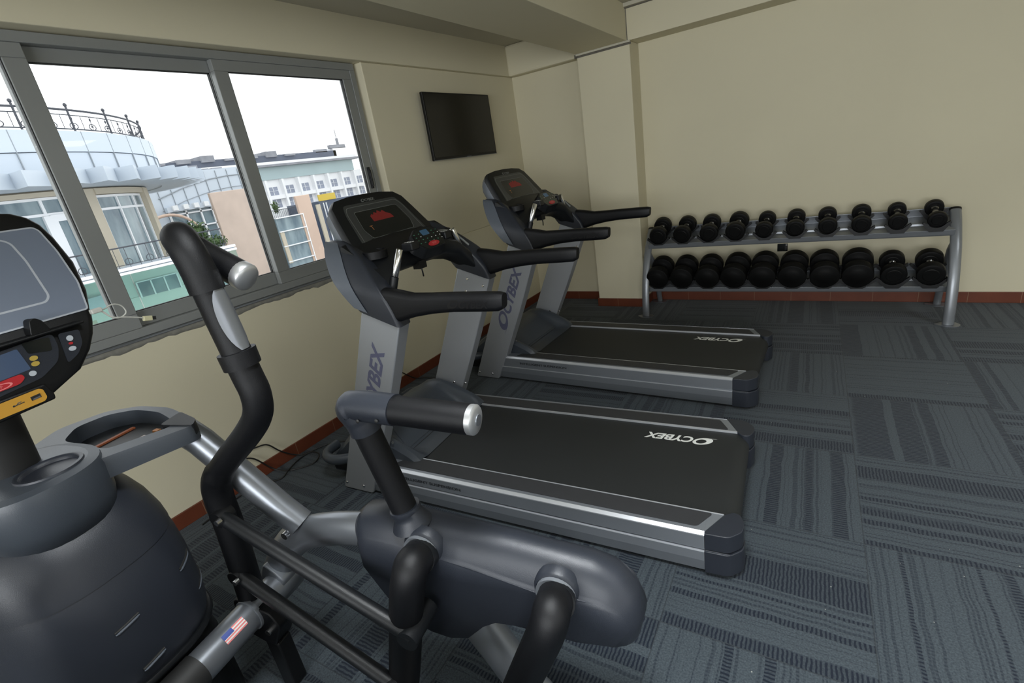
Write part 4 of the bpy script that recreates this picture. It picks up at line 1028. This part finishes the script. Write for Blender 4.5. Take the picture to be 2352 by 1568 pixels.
# ------------------------------------------------------------------ elliptical (arc) machine in the foreground
KS = .90
ar = empty('elliptical_machine', (2.92+KS*(.97-2.92), KS*.289, 0), math.radians(10.9), 'blue-grey elliptical cross trainer filling the left foreground, with black moving arm', 'elliptical machine')
def afin(b, name, m, par=ar, **k):
    b.v = [(x*KS, y*KS, 1.6*(1-KS)+z*KS) for x, y, z in b.v]
    k.setdefault('bevel', 0); return b.build(name, m, par, **k)
C0 = -.05; CM = -.11
FL = -1.6*(1-KS)/KS+.0005      # floor in the measuring frame
def MY(y, m): return 2*CM-y if m else y
def sring(cu, cs, a0, a1, h, z, n=36, p=2.6):
    """superellipse ring: u from a0 to a1, half width h"""
    cu = (a0+a1)/2; a = (a1-a0)/2; out = []
    for i in range(n):
        t = 2*PI*i/n; c, s = cos(t), sin(t)
        out.append((cu+a*math.copysign(abs(c)**(2/p), c), cs+h*math.copysign(abs(s)**(2/p), s), z))
    return out
# shroud
b = MB()
rows = [(.27, -.50, .225, .240), (.29, -.52, .246, .256), (.33, -.53, .256, .266), (.42, -.53, .262, .272), (.53, -.52, .258, .272), (.62, -.505, .246, .268), (.70, -.48, .224, .256), (.76, -.45, .200, .242), (.81, -.41, .166, .222), (.85, -.36, .122, .194), (.88, -.30, .07, .160), (.90, -.24, .01, .12)]
b.loft([sring(0, C0, r[1], r[2], r[3], r[0], 44, 2.7) for r in rows]); shr = afin(b, 'shroud', M['bluegrey'], smooth=60)
# upper shell, slightly proud, with its curved lower edge
b = MB(); b.loft([sring(0, C0, -.497, .240, .266, .655, 44, 2.7), sring(0, C0, -.489, .231, .262, .70, 44, 2.7), sring(0, C0, -.455, .206, .247, .762, 44, 2.7), sring(0, C0, -.415, .171, .227, .813, 44, 2.7), sring(0, C0, -.36, .126, .198, .854, 44, 2.7), sring(0, C0, -.28, .05, .15, .894, 44, 2.7)])
afin(b, 'upper_shell', M['bluegrey'], shr, smooth=60)
# rib round the foot of the shroud and the vents
b = MB(); b.loft([sring(0, C0, -.515, .238, .252, .262, 44, 2.7), sring(0, C0, -.528, .252, .264, .266, 44, 2.7), sring(0, C0, -.532, .260, .271, .280, 44, 2.7), sring(0, C0, -.528, .254, .266, .292, 44, 2.7)]); afin(b, 'lower_rim', M['dark_grey'], shr, smooth=60)
for s_, z_, r_ in ((.115, .520, .0), (.150, .400, .0), (-.105, .500, 0), (-.090, .335, 0)):
    b = MB(); n = 8; pts = []
    for i in range(n+1):
        ss = s_-.034+.068*i/n; t = min(1, abs((ss-C0)/.270)); u = -.133+.391*(1-t**2.7)**(1/2.7)
        pts.append((u+.0015, ss, z_+.010*(i/n)))
    b.tube(pts, [.002]+[.0045]*(n-1)+[.002], 8); v = afin(b, 'vent_lip', M['bluegrey_light'], shr)
    b = MB(); b.tube([(x-.001, y, z+.007) for x, y, z in pts], .004, 6); afin(b, 'vent_slot', M['gasket'], v)
# black base cover below
b = MB(); b.loft([sring(0, C0, -.50, .20, .215, FL+.02, 36, 4), sring(0, C0, -.52, .225, .232, FL+.06, 36, 4), sring(0, C0, -.50, .235, .228, .20, 36, 4), sring(0, C0, -.49, .20, .21, .27, 36, 4)]); afin(b, 'base_cover', M['black_plastic'], smooth=50)
b = MB(); b.box(-.50, -.42, CM-.42, CM+.42, FL, FL+.06); afin(b, 'front_stabiliser', M['rail'], smooth=0, bevel=.01)
# cross tube with clamp, pin and flag sticker
b = MB(); n = 24; ov = [(cos(2*PI*i/n), sin(2*PI*i/n)*1.05) for i in range(n)]
UX, ZX = .085, .195
b.tube([(UX+.17, CM-.50, ZX), (UX+.17, CM+.0, ZX)], .02, 12)
cr = MB(); cr.tube([(UX+.185, 2*CM-.40, ZX), (UX+.185, .40, ZX)], .056, 24, ov); crt = afin(cr, 'cross_tube', M['silver'])
b = MB(); b.tube([(UX+.185, -.145, ZX), (UX+.185, -.012, ZX)], .060, 24, ov); afin(b, 'tube_sleeve', M['gasket'], crt)
b = MB(); b.tube([(UX+.185, .196, ZX), (UX+.185, .212, ZX)], .0615, 24, ov); afin(b, 'tube_band', M['rail'], crt)
def on_tube(s, ang, r=.0575): return (UX+.185+r*sin(ang), s, ZX+r*1.05*cos(ang))
for nm, m_, cells in (('flag_red_stripes', 'red_button_pale', [(i, 0, 1) for i in range(0, 7, 2)]), ('flag_white_stripes', 'white_mark', [(i, 0, 1) for i in range(1, 7, 2)])):
    f = MB()
    for i, f0, f1 in cells:
        a0 = .55+.085*i; a1 = a0+.085; f.add([on_tube(.072+.085*f0, a0), on_tube(.072+.085*f1, a0), on_tube(.072+.085*f1, a1), on_tube(.072+.085*f0, a1)], [(0, 1, 2, 3)])
    afin(f, nm, M[m_], crt, smooth=0)
M['flag_blue'] = mat('flag_blue', (.04, .07, .30), .5)
f = MB()
for i in range(4):
    a0 = .55+.075*i; f.add([on_tube(.072, a0, .058), on_tube(.112, a0, .058), on_tube(.112, a0+.075, .058), on_tube(.072, a0+.075, .058)], [(0, 1, 2, 3)])
afin(f, 'flag_blue_field', M['flag_blue'], crt, smooth=0)
for m in (0, 1):
    Y = lambda y: MY(y, m)
    # tube from the tray down to the side frame
    b = MB(); b.tube([(.155, Y(.315), .905), (.205, Y(.322), .862), (.42, Y(.365), .565), (.475, Y(.375), .500)], .047, 24, [(cos(2*PI*i/24), sin(2*PI*i/24)*1.1) for i in range(24)]); afin(b, 'upper_frame_tube', M['silver'])
    # curved side tube
    b = MB(); sec = [(cos(2*PI*i/24)*.85, sin(2*PI*i/24)*1.12) for i in range(24)]
    b.tube(crom([(.20, Y(.385), .175), (.255, Y(.385), .245), (.32, Y(.385), .33), (.40, Y(.383), .405), (.50, Y(.382), .46), (.62, Y(.38), .495), (.70, Y(.382), .508), (.755, Y(.385), .512)], 5), .056, 24, sec); ct = afin(b, 'side_frame_tube', M['silver'])
    b = MB(); b.prism(fillet([(.155, .13), (.27, .10), (.335, .245), (.25, .31)], .02, 3), 'y', Y(.325), Y(.445)); pl = afin(b, 'joint_bracket', M['rail'], ct, smooth=30, bevel=.004)
    b = MB(); b.lathe((.235, Y(.325), .205), [(.0005, -.016*(1 if not m else -1)), (.013, -.015*(1 if not m else -1)), (.018, -.004*(1 if not m else -1)), (.018, 0)], 'y', 12); afin(b, 'bolt', M['bolt'], pl)
    b = MB(); b.tube([(.43, Y(.34), .475), (.43, Y(.325), .475)], .014, 12); afin(b, 'bolt', M['bolt'], ct)
    # rear leg from the housing to the floor
    b = MB(); b.tube(crom([(1.02, Y(.40), .34), (1.10, Y(.40), .19), (1.18, Y(.40), .04), (1.245, Y(.40), -.09), (1.29, Y(.40), FL+.03)], 4), .064, 24, sec); lg = afin(b, 'rear_leg', M['rail'])
    b = MB(); b.box(1.17, 1.42, Y(.40)-.05, Y(.40)+.05, FL, FL+.035); afin(b, 'leg_foot', M['rubber'], lg, smooth=0, bevel=.008)
    # housing
    bot = [(1.600, .268), (1.488, .255), (1.40, .262), (1.294, .268), (1.225, .262), (1.175, .230), (1.107, .160), (1.036, .140), (.968, .149), (.904, .173), (.844, .219), (.796, .309), (.752, .397)]
    topc = [(.758, .480), (.772, .520), (.80, .530), (.90, .522), (1.00, .508), (1.173, .478), (1.30, .448), (1.42, .420), (1.50, .432), (1.56, .425), (1.615, .402), (1.650, .350)]
    topf = [(.715, .500), (.725, .560), (.770, .592), (.87, .598), (.976, .578), (1.19, .556), (1.30, .545), (1.41, .528), (1.54, .510), (1.61, .485), (1.66, .430), (1.683, .350)]
    def hr(f, s, shrink=0., dz=0.):
        pts = [((1-f)*a[0]+f*c[0], (1-f)*a[1]+f*c[1]) for a, c in zip(topc, topf)]
        bb = [(x+(.06*f if i == 0 else .035*f if i == 1 else 0), z+(.0 if i > 2 else -.015*f)) for i, (x, z) in enumerate(bot)]
        pts = pts+bb; cx, cz = 1.2, .37
        return [(cx+(x-cx)*(1-shrink), Y(s), cz+(z-cz)*(1-shrink*2)+dz) for x, z in pts]
    b = MB(); b.loft([hr(0, .329, .012), hr(0, .332), hr(.14, .337), hr(.46, .349), hr(.72, .366), hr(.90, .385), hr(1, .410), hr(.97, .440), hr(.85, .465, .01), hr(.6, .480, .03)])
    ho_ = afin(b, 'rocker_housing', M['bluegrey'], smooth=48)
    if 0: b = MB(); pl_ = [(x, z) for x, z in topc]+bot; b.prism([(1.2+(x-1.2)*.985, .37+(z-.37)*.96) for x, z in pl_], 'y', Y(.3275), Y(.3285)); afin(b, 'inner_cover', M['dark_grey'], ho_, smooth=0)
    # pivots, hoods, rocker arms
    for (pu, pz, path, rad) in ((1.012, .500, [(1.014, .36, .500), (1.026, .30, .522), (1.038, .248, .545), (1.037, .228, .528), (1.020, .222, .475), (.980, .230, .36), (.90, .24, .10), (.86, .24, -.03)], .053),
                                (1.440, .425, [(1.442, .36, .425), (1.452, .30, .450), (1.461, .246, .475), (1.458, .226, .458), (1.436, .220, .40), (1.37, .230, .25), (1.27, .24, .02), (1.235, .24, -.06)], .052)):
        b = MB(); b.lathe((pu+.004, Y(.345), pz+.014), [(q_, w_*(1 if not m else -1)) for q_, w_ in ((.057, .02), (.072, .02), (.069, -.004), (.064, -.014), (.060, -.016), (.057, -.012))], 'y', 32, True)
        hd = afin(b, 'pivot_hood', M['bluegrey'], ho_, smooth=50)
        b = MB(); b.lathe((pu+.006, Y(.322), pz+.018), [(.053, -.006), (.0585, -.006), (.0585, .006), (.053, .006)], 'y', 28); afin(b, 'pivot_ring', M['rail'], hd)
        b = MB(); b.tube(crom([(x, Y(y), z) for x, y, z in path], 5), rad, 22); afin(b, 'rocker_arm', M['rubber'])
        b = MB(); b.tube([(pu+.003, Y(.36), pz), (pu+.018, Y(.285), pz+.028)], rad*1.03, 24); afin(b, 'pivot_stub', M['dark_grey'], ho_)
    # foot plate hung between the rocker arms
    b = MB(); b.box(.84, 1.27, Y(.24)-.012, Y(.24)+.012, -.085, -.03); q = [(.90, .01), (1.25, .01), (1.27, .05), (1.27, .17), (1.23, .21), (.90, .21), (.86, .17), (.86, .05)]
    b.prism([(x, Y(y)) for x, y in q], 'z', -.11, -.085); afin(b, 'foot_plate', M['black_plastic'], smooth=0, bevel=.01)
    # moving arm: lever, grip, hooked handle
    low = [(.235, .245, .115), (.250, .245, .215), (.275, .247, .415), (.290, .25, .577), (.298, .25, .691), (.326, .25, .768), (.409, .25, .845), (.559, .25, .960), (.631, .25, 1.031), (.653, .25, 1.096), (.647, .25, 1.152), (.640, .25, 1.199)]
    b = MB(); pth = crom([(x, Y(y), z) for x, y, z in low], 5); b.tube(pth, [.046]*int(len(pth)*.5)+[.041]*(len(pth)-int(len(pth)*.5)), 22); arm = afin(b, 'moving_arm', M['rubber'])
    b = MB(); b.tube([(.6425, Y(.25), 1.186), (.6385, Y(.25), 1.232)], [.050, .051], 22); b2 = afin(b, 'collar', M['rubber'], arm)
    b = MB(); b.tube([(.639, Y(.25), 1.225), (.624, Y(.25), 1.325), (.614, Y(.25), 1.42)], [.0395, .0385, .0385], 24); afin(b, 'grip_core', M['rubber'], arm)
    # contact plate wrapped round the front-right of the grip
    pl = MB(); rows = []
    for k in range(13):
        t = k/12; c = Vector((.638, Y(.25), 1.238)).lerp(Vector((.6155, Y(.25), 1.412)), t); w = min(1, math.sin(PI*min(max(t, .02), .98))**.35)
        rows.append([(c.x+.0405*cos(a), c.y+.0405*sin(a)*(1 if not m else -1), c.z) for a in [(.05+w*q*.9) for q in [-1+2*i/10 for i in range(11)]]])
    pl.grid(rows); afin(pl, 'contact_plate', M['silver'], arm)
    b = MB(); b.tube([(.6155, Y(.25), 1.405), (.611, Y(.25), 1.455)], [.0445, .0440], 24); afin(b, 'collar', M['rubber'], arm)
    hook = [(.611, .25, 1.445), (.602, .252, 1.490), (.585, .262, 1.525), (.560, .285, 1.545), (.535, .315, 1.545), (.525, .345, 1.522), (.545, .365, 1.495), (.60, .375, 1.470), (.66, .38, 1.440)]
    hk = [(.611, .250, 1.445), (.604, .250, 1.485), (.592, .252, 1.520), (.568, .262, 1.546), (.535, .285, 1.548), (.512, .315, 1.528), (.520, .338, 1.500), (.560, .340, 1.474), (.610, .340, 1.446), (.648, .340, 1.424)]
    b = MB(); b.tube(crom([(x, Y(y), z) for x, y, z in hk], 6), [.043]*30+[.040]*25, 22); hd = afin(b, 'hook_handle', M['rubber'], arm)
    b = MB(); b.tube([(.643, Y(.340), 1.427), (.662, Y(.340), 1.416)], .0405, 22, rnd=.35); afin(b, 'end_cap', M['bolt_soft'], hd)
    # lever bracket on the cross tube
    b = MB(); b.prism(fillet([(.17, .10), (.33, .04), (.40, .16), (.37, .22), (.20, .25)], .02, 3), 'y', Y(.205), Y(.285)); br = afin(b, 'lever_bracket', M['rubber'], arm, smooth=30, bevel=.004)
    b = MB(); b.tube([(.345, Y(.19), .135), (.345, Y(.30), .135)], .012, 12); afin(b, 'bolt', M['bolt'], br)
    b = MB(); b.box(.285, .35, Y(.235)-.03, Y(.235)+.03, FL+.005, .06); afin(b, 'bracket_foot', M['black_plastic'], br, smooth=0, bevel=.005)
    # push rods
    for p, q in (((.335, .215, .640), (1.018, .190, .319)), ((.290, .215, .372), (.885, .190, .050))):
        b = MB(); b.tube([(p[0], Y(p[1]), p[2]), (q[0], Y(q[1]), q[2])], .024, 14); rd = afin(b, 'push_rod', M['dark_grey'])
        b = MB(); b.tube([(q[0]-.01, Y(.168), q[2]-.002), (q[0]-.01, Y(.30), q[2]-.002)], .035, 18); afin(b, 'rod_end', M['dark_grey'], rd)
        b = MB(); b.tube([(p[0]-.01, Y(.195), p[2]), (p[0]-.01, Y(.25), p[2])], .030, 18); afin(b, 'rod_end', M['black_plastic'], rd)
        b = MB(); b.tube([(p[0]+.02, Y(.175), p[2]+.01), (p[0]+.02, Y(.192), p[2]+.01)], .010, 10); afin(b, 'bolt', M['bolt'], rd)
    # fixed support handle on the housing
    b = MB(); b.tube([(.960, Y(.388), .565), (.956, Y(.387), .598), (.952, Y(.386), .612), (.950, Y(.386), .618), (.948, Y(.386), .632)], [.066, .050, .0455, .050, .049], 24); sc = afin(b, 'support_socket', M['bluegrey'], ho_, smooth=50)
    b = MB(); b.tube([(.952, Y(.385), .60), (.932, Y(.383), .70), (.905, Y(.372), .88), (.896, Y(.369), .945)], .041, 22); po = afin(b, 'support_post', M['rubber'])
    b = MB(); b.tube(crom([(.898, Y(.371), .920), (.895, Y(.369), .945), (.887, Y(.366), .978), (.880, Y(.362), 1.000), (.905, Y(.360), 1.008), (.975, Y(.358), 1.006), (1.035, Y(.356), 1.002)], 5), [.048]*8+[.050]*10+[.046]*13, 24); el = afin(b, 'elbow', M['bluegrey'], po, smooth=60)
    b = MB(); b.tube([(1.032, Y(.356), 1.002), (1.10, Y(.354), .998), (1.272, Y(.35), .9875)], .0425, 24); gr = afin(b, 'support_grip', M['rubber'], po)
    b = MB(); b.tube([(1.270, Y(.35), .9877), (1.286, Y(.35), .9867)], .0415, 26, rnd=.22); ec = afin(b, 'end_cap', M['bolt_soft'], gr); b = MB(); b.tube([(1.292, Y(.35), .9865), (1.2965, Y(.35), .9862)], .016, 18); afin(b, 'cap_emblem', M['silver'], ec)
    if not m:
        for q in ((.93, .312, .985), (1.0, .308, .992)):
            o = MB(); o.ell(q, (.006, .003, .006)); afin(o, 'screw_hole', M['gasket'], el)
# holder body with the cup well
b = MB(); b.loft([sring(0, -.06, -.10, .14, .12, .775, 40, 2.2), sring(0, -.06, -.15, .185, .155, .80, 40, 2.3), sring(0, -.06, -.19, .205, .165, .86, 40, 2.4), sring(0, -.06, -.21, .212, .172, .95, 40, 2.4), sring(0, -.06, -.205, .206, .166, .975, 40, 2.4), sring(0, -.06, -.18, .180, .142, .982, 40, 2.4)], cap=False)
cw = (.088, -.028)
def cring(rad, z): return [(cw[0]+rad*cos(2*PI*i/40), cw[1]+rad*sin(2*PI*i/40), z) for i in range(40)]
b.loft([sring(0, -.06, -.18, .180, .142, .982, 40, 2.4), cring(.080, .983), cring(.067, .983)], cap=False)
b.add(sring(0, -.06, -.10, .14, .12, .775, 40, 2.2), [tuple(range(40))])
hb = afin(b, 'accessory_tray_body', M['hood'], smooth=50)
b = MB(); b.lathe((cw[0], cw[1], .982), [(.084, -.006), (.080, .006), (.072, .007), (.066, .000), (.063, -.010)], 'z', 36); rim = afin(b, 'cup_rim', M['bluegrey'], hb, smooth=60)
b = MB(); b.loft([cring(.0672, .984), cring(.063, .970), cring(.058, .86)], cap=False); b.add(cring(.058, .86), [tuple(range(40))]); afin(b, 'cup_well', M['gasket'], hb, smooth=50)
# reading tray reaching to the side tube
out = [(.150, .030), (.262, .285), (.235, .318), (.070, .352), (-.10, .352), (-.22, .300), (-.27, .17), (-.20, .05)]
inn = [(.120, .100), (.195, .262), (.150, .292), (.055, .318), (-.085, .325), (-.175, .280), (-.200, .19), (-.12, .11)]
fo = fillet(out, .03, 4); fi = fillet(inn, .03, 4)
b = MB()
def zt(x, y): return .974-.09*max(0, x-.05)-.05*max(0, (x-.15))
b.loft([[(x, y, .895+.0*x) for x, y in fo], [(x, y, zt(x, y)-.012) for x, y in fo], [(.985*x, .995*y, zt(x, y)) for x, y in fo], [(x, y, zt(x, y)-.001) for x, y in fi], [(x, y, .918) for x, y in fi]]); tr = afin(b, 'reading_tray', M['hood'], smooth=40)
b = MB(); b.prism([(x*.985, y*.985+.003) for x, y in fi], 'z', .9185, .9200); afin(b, 'tray_liner', M['dark_grey'], tr, smooth=0)
b = MB(); b.box(-.07, -.056, .15, .285, .9205, .926); afin(b, 'orange_strip', M['orange'], tr, smooth=0)
for y0, y1, m_ in ((.13, .155, 'copper'), (.195, .235, 'copper'), (.262, .278, 'orange_mark')):
    o = MB(); o.box(.075, .098, y0, y1, .9205, .932); afin(o, 'metal_tag', M[m_], tr, smooth=0)
b = MB(); b.box(.070, .102, .12, .285, .9202, .9215); afin(b, 'page_ledge', M['glossy_black'], tr, smooth=0)
b = MB(); q = [(.155, .250), (.262, .285), (.235, .318), (.140, .335)]
b.prism(fillet(q, .012, 3), 'z', .945, .972); b.v = [(x, y, zt(x, y)+.003 if z > .96 else z-.03) for x, y, z in b.v]; afin(b, 'tray_corner', M['dark_grey'], tr, smooth=30)
# mast
b = MB(); b.tube([(-.055, C0, .93), (-.035, C0, 1.06), (-.01, C0, 1.22)], .062, 24, [(cos(2*PI*i/24), sin(2*PI*i/24)*.8) for i in range(24)], up=(1, 0, 0)); afin(b, 'mast', M['gasket'])
# ---- console
CC = -.05
pe = Vector((-.16, 0, .29)).normalized(); pn = Vector((.29, 0, .16)).normalized()
def Q(s, a, d=0.): return Vector((.06, s, 1.35))+pe*a+pn*d       # on the screen plane
zz = [1.160, 1.166, 1.178, 1.192, 1.215, 1.262, 1.305, 1.340, 1.355, 1.375, 1.429, 1.519, 1.601, 1.645, 1.672, 1.690, 1.700, 1.705]
hh = [.060, .100, .128, .160, .213, .258, .284, .303, .312, .320, .349, .374, .375, .368, .350, .320, .260, .190]
def uz(z): return .078 if z <= 1.325 else (.078-.018*(z-1.325)/.025 if z < 1.35 else .06-.16*(z-1.35)/.29)
rings = []
for z, h in zip(zz, hh):
    u = uz(z); t = .11 if z < 1.6 else .11-(z-1.6)*.6; t = max(t, .045)
    if z < 1.2: t = .07+.04*(z-1.16)/.04
    e = .022; ring = []
    for s_, uu in ((-h+e, u), (h-e, u)): pass
    nfr = 10
    for i in range(nfr+1): ring.append((u, CC-(h-e)+2*(h-e)*i/nfr, z))
    for k in range(1, 6):
        a = PI/2*k/6; ring.append((u-e*(1-cos(a)), CC+(h-e)+e*sin(a), z))
    ring.append((u-e-(t-e)*.55, CC+h, z)); ring.append((u-t*.92, CC+h*.90, z)); ring.append((u-t, CC+h*.72, z))
    ring.append((u-t, CC-h*.72, z)); ring.append((u-t*.92, CC-h*.90, z)); ring.append((u-e-(t-e)*.55, CC-h, z))
    for k in range(5, 0, -1):
        a = PI/2*k/6; ring.append((u-e*(1-cos(a)), CC-(h-e)-e*sin(a), z))
    rings.append(ring)
b = MB(); b.loft(rings); cn = afin(b, 'console', M['black_plastic'], smooth=42)
def sheet(pts, d0, d1, name, m, par=None, fn=Q, **k):
    q = MB(); q.loft([[fn(a, c, d0) for a, c in pts], [fn(a, c, d1) for a, c in pts]]); return afin(q, name, m, par or cn, smooth=0, **k)
sc_ = [(-.360, .028), (.258, .028), (.288, .125), (.299, .240), (.296, .318), (.285, .333), (-.385, .333), (-.396, .318), (-.399, .240), (-.388, .125)]
so = fillet(sc_, .01, 3); scn = sheet(so, .0005, .003, 'console_face', M['arc_screen'])
def frame(pts, w, d, name, m, fn=Q):
    """thin closed line of constant width"""
    P = [Vector(p) for p in pts]; nn = len(P); inn_ = []
    area = sum(P[i].x*P[(i+1) % nn].y-P[(i+1) % nn].x*P[i].y for i in range(nn))
    for i in range(nn):
        t = (P[(i+1) % nn]-P[i-1]).normalized(); nrm = Vector((-t.y, t.x))*(1 if area > 0 else -1); inn_.append(P[i]+nrm*w)
    q = MB(); q.add([fn(p.x, p.y, d) for p in P]+[fn(p.x, p.y, d) for p in inn_], [(i, (i+1) % nn, nn+(i+1) % nn, nn+i) for i in range(nn)]); return afin(q, name, m, scn, smooth=0)
frame(so, .005, .0034, 'face_outline', M['arc_line'])
si = fillet([(-.29, .082), (.178, .082), (.196, .100), (.210, .225), (.208, .290), (.190, .308), (-.29, .308), (-.31, .225)], .012, 3)
frame(si, .006, .0034, 'display_outline', M['arc_line'])
b = MB(); b.prism(fillet([(.078, 1.352), (.128, 1.352), (.118, 1.386), (.104, 1.398), (.090, 1.396)], .008, 3), 'x', .055, .088); afin(b, 'ledge_clip', M['black_plastic'], cn, smooth=30, bevel=.004)
b = MB(); b.box(.055, .094, CC-.28, CC+.26, 1.346, 1.354); afin(b, 'reading_ledge', M['black_plastic'], cn, smooth=0, bevel=.003)
def K(s, z, d=0.): return Vector((.0785+d, s, z))
kp = fillet([(-.245, 1.325), (.128, 1.342), (.128, 1.300), (.112, 1.262), (.060, 1.232), (-.05, 1.222), (-.16, 1.232), (-.23, 1.262)], .012, 3)
kpo = sheet(kp, 0, .002, 'keypad', M['bluegrey'], fn=K)
pod = fillet([(.140, 1.336), (.194, 1.331), (.188, 1.290), (.165, 1.262), (.132, 1.246)], .008, 3); sheet(pod, 0, .0025, 'side_pad', M['bluegrey'], fn=K)
sheet(fillet([(-.150, 1.318), (.038, 1.330), (.046, 1.266), (-.150, 1.256)], .004, 2), .002, .003, 'status_display', M['slate_lcd'], fn=K)
sheet(fillet([(.052, 1.341), (.117, 1.335), (.110, 1.296), (.056, 1.308)], .006, 3), .002, .0035, 'small_window', M['glossy_black'], fn=K)
def disc(s, z, r, name, m, rz=None):
    q = [(s+r*cos(2*PI*i/16), z+(rz or r)*sin(2*PI*i/16)) for i in range(16)]; return sheet(q, .002, .0045, name, m, fn=K)
disc(.162, 1.314, .0085, 'level_button', M['grey_button']); disc(.157, 1.283, .0095, 'level_button', M['grey_button'], .007)
disc(.159, 1.299, .0055, 'heart_symbol', M['red_button'], .004)
disc(.062, 1.292, .0095, 'gold_button', M['gold_button'], .007); disc(.060, 1.276, .0095, 'gold_button', M['gold_button'], .007); disc(.044, 1.253, .0085, 'menu_button', M['grey_button'], .0075)
stp = fillet([(-.105, 1.234), (.010, 1.238), (.024, 1.250), (.020, 1.262), (-.005, 1.262), (-.105, 1.256)], .009, 3); sp = sheet(stp, .002, .006, 'stop_button', M['red_button'], fn=K)
q = [(-.036+.030*cos(2*PI*i/20), 1.247+.0085*sin(2*PI*i/20)) for i in range(20)]
b = MB(); nn = 20; b.add([K(a, c, .0065) for a, c in q]+[K(-.036+(a+.036)*.8, 1.247+(c-1.247)*.72, .0065) for a, c in q], [(i, (i+1) % nn, nn+(i+1) % nn, nn+i) for i in range(nn)]); put_text(b, 'STOP', K(-.052, 1.2435, .0065), (0, 1, 0), (0, 0, 1), .007); afin(b, 'button_symbol', M['red_button_pale'], sp, smooth=0)
b = MB(); b.prism(fillet([(-.16, 1.155), (.064, 1.163), (.066, 1.180), (.056, 1.215), (-.16, 1.215)], .006, 3), 'x', .03, .088); ub = afin(b, 'usb_housing', M['black_plastic'], cn, smooth=30, bevel=.004)
def K2(s, z, d=0.): return Vector((.0885+d, s, z))
sheet(fillet([(-.15, 1.168), (.036, 1.170), (.045, 1.178), (.044, 1.203), (.036, 1.209), (-.15, 1.206)], .004, 2), 0, .0025, 'amber_plate', M['amber'], ub, fn=K2)
sheet([(.010, 1.184), (.033, 1.185), (.033, 1.196), (.010, 1.195)], .0026, .004, 'usb_port', M['gasket'], ub, fn=K2)
sheet([(.013, 1.1845), (.031, 1.1855), (.031, 1.1895), (.013, 1.1885)], .0041, .0045, 'usb_contact', M['silver'], ub, fn=K2)
b = MB(); b.tube([K2(-.030, 1.188, .003), K2(-.006, 1.189, .003)], .0012, 6); b.tube([K2(-.024, 1.188, .003), K2(-.018, 1.193, .003), K2(-.012, 1.193, .003)], .0010, 6); b.ell(K2(-.030, 1.188, .003), (.001, .0028, .0028), 8, 6); afin(b, 'usb_symbol', M['dim_mark'], ub)
# charging cable plugged into the console edge
t = empty('charging_cable', ar.location, ar.rotation_euler.z, 'white charging cable with an ivory plug, looped at the edge of the elliptical console', 'cable')
b = MB(); b.tube(crom([(.072, .275, 1.366), (.07, .290, 1.366), (.07, .313, 1.372), (.07, .336, 1.362), (.07, .344, 1.340), (.07, .333, 1.328), (.068, .312, 1.326), (.066, .297, 1.337), (.066, .284, 1.357), (.064, .276, 1.366), (.066, .285, 1.352), (.07, .300, 1.333), (.072, .333, 1.322), (.07, .375, 1.306), (.07, .388, 1.299)], 5), .0022, 8); afin(b, 'lead', M['cable_white'], t)
b = MB(); b.box(.064, .080, .246, .278, 1.360, 1.375); afin(b, 'console_plug', M['cable_white'], t, smooth=0, bevel=.003)
b = MB(); b.box(-.006, .006, -.002, .026, -.0085, .0085); rm = Matrix.Rotation(math.radians(-14), 4, 'X'); b.xf(rm); b.v = [(x+.07, y+.387, z+1.298) for x, y, z in b.v]; pg = afin(b, 'plug_body', M['usb_ivory'], t, smooth=0, bevel=.002)
b = MB(); b.box(-.004, .004, .026, .038, -.006, .006); b.xf(rm); b.v = [(x+.07, y+.387, z+1.298) for x, y, z in b.v]; afin(b, 'plug_tip', M['gasket'], pg, smooth=0)
# black power leads along the left wall
def lead(name, pts, label, r=.0045):
    o = MB(); o.tube(crom(pts, 6), r, 8); return tag(o.build(name, M['cable_black']), label, 'cable')
lead('power_cable', [(.02, 1.20, .30), (.018, 1.259, .222), (.018, 1.36, .19), (.022, 1.425, .104), (.03, 1.50, .03), (.06, 1.56, .006), (.137, 1.712, .006), (.35, 1.83, .006), (.60, 1.86, .03), (.70, 1.87, .06)], 'black power cable running down the wall to the nearer treadmill')
lead('power_cable', [(.02, 1.10, .22), (.018, 1.203, .186), (.018, 1.264, .146), (.022, 1.33, .045), (.06, 1.362, .007), (.141, 1.394, .006), (.223, 1.495, .006), (.185, 1.575, .014), (.095, 1.581, .012), (.075, 1.50, .006), (.13, 1.385, .013), (.158, 1.31, .006), (.108, 1.238, .006), (.06, 1.10, .006), (.10, .85, .006)], 'looped black cable lying on the carpet by the wall behind the elliptical machine')
lead('power_cable', [(.02, 2.40, .30), (.018, 2.512, .203), (.018, 2.61, .107), (.024, 2.71, .02), (.08, 2.76, .006), (.188, 2.777, .006), (.262, 2.864, .006), (.36, 3.05, .006), (.50, 3.15, .03), (.58, 3.18, .06)], 'black power cable from the wall to the farther treadmill')
